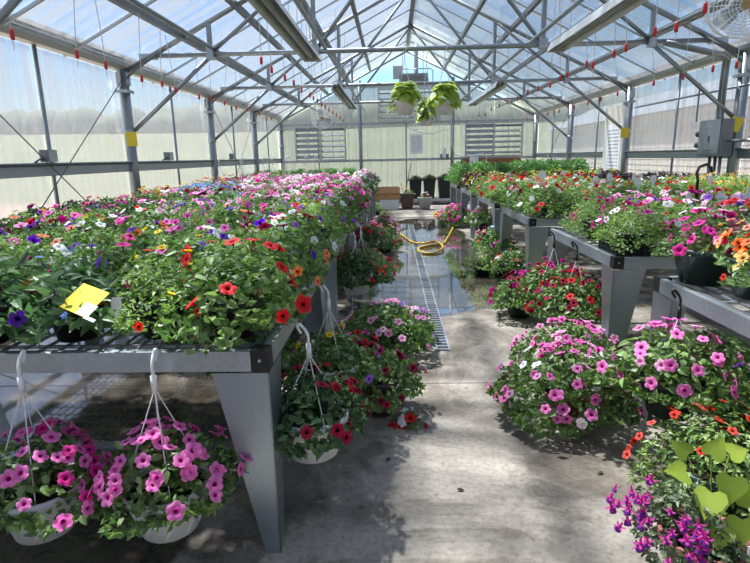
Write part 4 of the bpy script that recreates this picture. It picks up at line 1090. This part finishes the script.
# ------------------------------------------------------------------ boxes, cards, notices on the walls
def sticky(label, loc, rz, rx=0, s=1.):
    o = ob('sticky_trap', MB().box((-.075*s, -.002, -.10*s), (.075*s, .002, .10*s)), 'yellow_card', None, False, loc); o.rotation_euler = (rx, 0, rz); tag(o, label, 'sticky card')
sticky('yellow sticky trap card on the column beside the cable brace', (XL+.07, 7.86, 1.87), math.radians(6))
sticky('tilted yellow sticky trap card on the column by the fuse box', (XR-.09, 7.86, 1.88), math.radians(-20), .0, .95)
bpy.context.view_layer.update()
bpy.data.objects[[o.name for o in bpy.data.objects if o.get('label', '').startswith('tilted yellow')][0]].rotation_euler.y = .35
sticky('small yellow sticky trap card on the column by the printed notice board', (XR-.09, 11.50, 1.92), math.radians(-15))
def jbox(label, y):
    b = thing('junction_box', label, 'electrical box', (XL+.02, y, 1.57))
    ob('body', MB().box((-.04, -.075, 0), (.06, .075, .13)), 'grey_box', b); ob('cover', MB().box((.06, -.07, .005), (.068, .07, .125)), 'alu', b)
    ob('conduit', MB().path([(0, -.07, .03), (0, -.16, .03), (0, -.24, -.01)], .012, 6), 'pipe_dark', b, True)
jbox('grey junction box on the wall rail beside the crossed cables', 5.95); jbox('grey junction box on the wall rail between two columns', 9.2); jbox('grey junction box on the rail near the end wall', 12.9)
e = thing('electrical_panel', 'grey electrical fuse box with side glands on the wall rail', 'electrical box', (XR-.21, 8.15, 1.46))
ob('cabinet', MB().box((-.06, -.30, 0), (.10, .26, .50)), 'grey_box', e)
d = ob('door', MB().box((-.072, -.28, .02), (-.06, .24, .48)), 'grey_box', e)
ob('latch', MB().box((-.08, -.04, .20), (-.072, -.02, .28)), 'dark', d)
for z in (.1, .4): ob('label_strip', MB().box((-.075, -.12, z), (-.072, .10, z+.006)), 'alu', d)
for z in (.16, .32): ob('gland', MB().tube((-.0, .26, z), (-.0, .40, z), .045, 12), 'dark', e, True)
for i, y in enumerate((-.20, -.08, .06)): ob('conduit', MB().tube((.02, y, -1.46), (.02, y, 0), .022, 8), 'pipe', e, True)
for i, y in enumerate((-.12, -.02)): ob('conduit', MB().path([(.02, y, .50), (.02, y, 1.15), (.0, y-.05, 1.28), (-.15, y-.15, 1.33), (-.9, y-.15, 1.50)], .026, 8), 'pipe', e, True)
ob('conduit', MB().path([(.04, -.30, .20), (.04, -.9, .20)], .02, 8), 'pipe', e, True)
ob('chain', MB().tube((-.02, .45, .5), (-.02, .45, 1.05), .012, 5), 'pipe_dark', e)
nb = thing('notice_board', 'tall white printed notice on grey board beside the column', 'sign', (XR-.07, 12.1, 1.0))
ob('board', MB().box((0, -.50, 0), (.03, .55, 1.5)), 'siding', nb); ob('sheet', MB().box((-.006, -.38, .10), (-.002, .38, 1.12)), 'notice_side', nb)
ns = MB().box((.58, Y1-.06, 1.62), (1.02, Y1-.055, 2.27)); tag(ob('printed_notice', ns, 'notice_end'), 'white printed notice sheet on the end wall between posts', 'sign')
so2 = thing('power_outlet', 'grey outlet box with white cover on the end wall post', 'outlet', (1.74, Y1-.1, 1.44))
ob('body', MB().box((-.14, -.03, 0), (.14, .04, .16)), 'grey_box', so2); ob('cover', MB().box((-.07, -.06, .03), (.05, -.03, .36)), 'white_plastic', so2)
cb = MB().path([(.5, Y1-.12, 2.5), (.9, Y1-.12, 2.32), (1.3, Y1-.12, 2.25), (1.8, Y1-.12, 2.40), (2.0, Y1-.12, 2.52), (1.98, Y1-.12, 1.9), (2.1, Y1-.12, 1.55), (2.5, Y1-.12, 1.48), (3.0, Y1-.12, 1.6)], .016, 6)
tag(ob('white_cable', cb, 'wire_white', None, True), 'white cable looping along the end wall to the timer', 'cable')
tm = thing('wall_timer', 'white boxed timer with loose cables below the shutter', 'timer', (2.72, Y1-.15, 1.22))
ob('body', MB().box((-.14, -.06, 0), (.14, .06, .26)), 'white_plastic', tm); ob('lead', MB().path([(.1, 0, .26), (.3, 0, .40), (.42, 0, .25), (.40, 0, -.1)], .014, 6), 'wire_white', tm, True)
tag(ob('wooden_board', MB().box((2.3, Y1-.10, .85), (4.3, Y1-.07, 1.42)).box((2.3, Y1-.12, .80), (4.3, Y1-.06, .86)), 'wood'), 'brown wooden board along the end wall below the shutter', 'board')
# ------------------------------------------------------------------ far end of the aisle
tb = thing('tall_planter_ledge', 'low pale ledge under the tall black planters', 'ledge', (0, 0, 0))
ob('slab', MB().box((.35, 18.05, .10), (2.1, 18.7, .17)), 'siding', tb)
for x in (.45, 1.2, 1.95): ob('block', MB().box((x-.1, 18.1, 0), (x+.1, 18.65, .10)), 'grey_pot', tb)
def tall(label, x, w0, w1, h_):
    t = thing('tall_planter', label, 'planter', (x, 18.35, .17))
    m_ = MB(); V = [(-w1, -w1, 0), (w1, -w1, 0), (w1, w1, 0), (-w1, w1, 0), (-w0, -w0, h_), (w0, -w0, h_), (w0, w0, h_), (-w0, w0, h_)]
    m_.add(V, [(0,3,2,1),(0,1,5,4),(1,2,6,5),(2,3,7,6),(3,0,4,7),(4,5,6,7)]); m_.box((-w0-.015, -w0-.015, h_-.04), (w0+.015, w0+.015, h_+.005)); ob('pot', m_, 'black_plastic', t)
    f = link('foliage', fol_mesh('deep', 0), t, (0, 0, h_)); f.scale = (.7, .7, .6); o = link('flowers', joined_flowers('deep', 0, ['crimson', 'coral'], 24), t, (0, 0, h_)); o.scale = (.7, .7, .6); o['kind'] = 'stuff'
tall('tall black square planter with dark red blooms, beside the brown planter', .74, .20, .16, .62); tall('tall black square planter with dark red blooms, middle of three', 1.20, .20, .15, .64); tall('tall black square planter with red blooms, widest, by the post', 1.72, .24, .19, .66)
bp_ = thing('brown_planter', 'square brown planter with sparse leaves and grass stalks', 'planter', (.42, 16.7, 0))
m_ = MB(); V = [(-.16, -.16, 0), (.16, -.16, 0), (.16, .16, 0), (-.16, .16, 0), (-.21, -.21, .44), (.21, -.21, .44), (.21, .21, .44), (-.21, .21, .44)]
m_.add(V, [(0,3,2,1),(0,1,5,4),(1,2,6,5),(2,3,7,6),(3,0,4,7),(4,5,6,7)]); m_.box((-.225, -.225, .40), (.225, .225, .445)); ob('pot', m_, 'brown_pot', bp_)
f = link('foliage', fol_mesh('bushy', 1), bp_, (.05, 0, .43)); f.scale = (.75, .75, .6)
ob('stalk', MB().path([(-.08, 0, .44), (-.14, 0, .62), (-.20, 0, .78)], .008, 5), 'dark', bp_)
gp = plant('grey_pot_plant', 'round pale grey pot with coral leaves beside the brown planter', 'potted plant', (.93, 16.25, 0), 'coleus', ['coral', 'white'], 14, 'grey', False, .7)
bx = thing('cardboard_box', 'open brown cardboard box on a white box at aisle end', 'box', (-.10, 16.6, .30))
ob('body', MB().box((-.50, -.22, 0), (.30, .22, .012)).box((-.50, -.22, 0), (.30, -.205, .36)).box((-.50, .205, 0), (.30, .22, .36)).box((-.50, -.22, 0), (-.485, .22, .36)).box((.285, -.22, 0), (.30, .22, .36)), 'cardboard', bx)
fl_ = MB().box((0, -.22, 0), (.24, .22, .006)); o = ob('flap', fl_, 'cardboard', bx, False, (.30, 0, .36)); o.rotation_euler.y = math.radians(18)
o = ob('flap', MB().box((-.5, -.18, 0), (.30, 0, .006)), 'cardboard', bx, False, (0, -.22, .36)); o.rotation_euler.x = math.radians(70)
for x, z in ((-.38, .12), (-.30, .24), (-.12, .10), (-.36, .28)): ob('hole', MB().tube((x, -.2215, z), (x, -.219, z), .022, 10), 'dark', bx)
tag(ob('white_box', MB().box((-.38, 16.42, 0), (.16, 16.85, .28)).box((-.40, 16.40, .24), (.18, 16.87, .30)), 'white_plastic'), 'white box on the floor under the cardboard box', 'box')
tag(ob('broom_stick', MB().tube((.35, 18.75, .1), (.62, 18.80, 1.30), .014, 6).box((.25, 18.70, .02), (.45, 18.80, .12)), 'stake'), 'thin red broom leaning on the end wall', 'broom')
tag(ob('blue_crate', MB().box((1.72, 9.75, 0), (2.05, 10.05, .02)).box((1.72, 9.75, .02), (1.74, 10.05, .28)).box((2.03, 9.75, .02), (2.05, 10.05, .28)).box((1.74, 9.75, .02), (2.03, 9.77, .28)).box((1.74, 10.03, .02), (2.03, 10.05, .28)), 'blue_plastic', None, False, (0, 0, .45)), 'small blue crate glimpsed behind the bench leg', 'crate')
bpy.data.objects['blue_crate'].location.z = 0
# hoses
def smooth_path(pts, n=8):
    pts = [Vector(p) for p in pts]; out_ = []
    for i in range(len(pts)-1):
        p0, p1, p2, p3 = pts[max(0, i-1)], pts[i], pts[i+1], pts[min(len(pts)-1, i+2)]
        for k in range(n):
            t = k/n; out_.append(.5*((2*p1)+(-p0+p2)*t+(2*p0-5*p1+4*p2-p3)*t*t+(-p0+3*p1-3*p2+p3)*t**3))
    return out_+[pts[-1]]
hp = [(1.5, 13.1, .02), (1.2, 11.3, .02), (1.0, 10.2, .02), (.87, 9.62, .02), (.65, 9.5, .02), (.43, 9.2, .02), (.44, 8.75, .02), (.65, 8.69, .02), (.83, 9.1, .045), (.74, 9.65, .06), (.52, 9.45, .06), (.33, 9.9, .02), (.11, 11.09, .02), (-.13, 12.08, .02), (-.35, 12.6, .02)]
tag(ob('garden_hose', MB().path(smooth_path(hp), .019, 8), 'hose', None, True), 'yellow garden hose looped across the wet aisle over the drain', 'hose')
hp = [(1.6, 14.2, .02), (1.35, 13.95, .02), (1.1, 14.1, .02), (1.08, 14.7, .02), (1.3, 15.1, .02), (1.55, 14.8, .02), (1.4, 14.3, .055), (1.15, 14.5, .055), (1.2, 14.95, .055), (1.5, 15.1, .02)]
tag(ob('garden_hose', MB().path(smooth_path(hp), .019, 8), 'hose', None, True), 'coil of yellow hose on the dry floor before the end wall', 'hose')
# leaf litter on the floor
lit = [(.28, 2.3), (-.05, 2.55), (.62, 2.9), (1.02, 2.45)]
for i, (x, y) in enumerate(lit):
    V, F = leaf_block(np.array([[0, 0, .004]]), np.array([[1, .3*i, 0]]), np.array([[0, 0, 1.]]), np.array([.04]), np.array([.02]), np.array([.1]))
    o = link('fallen_leaf', cmesh('fallen_leaf', V, F.tolist(), np.tile(np.array(lin('#3c4a2a' if i > 1 else '#33291f')), (8, 1)), 'leaf'), None, (x, y, .003), i)
    tag(o, 'small fallen leaf on the dry aisle concrete', 'leaf', 'fallen leaves on the aisle')
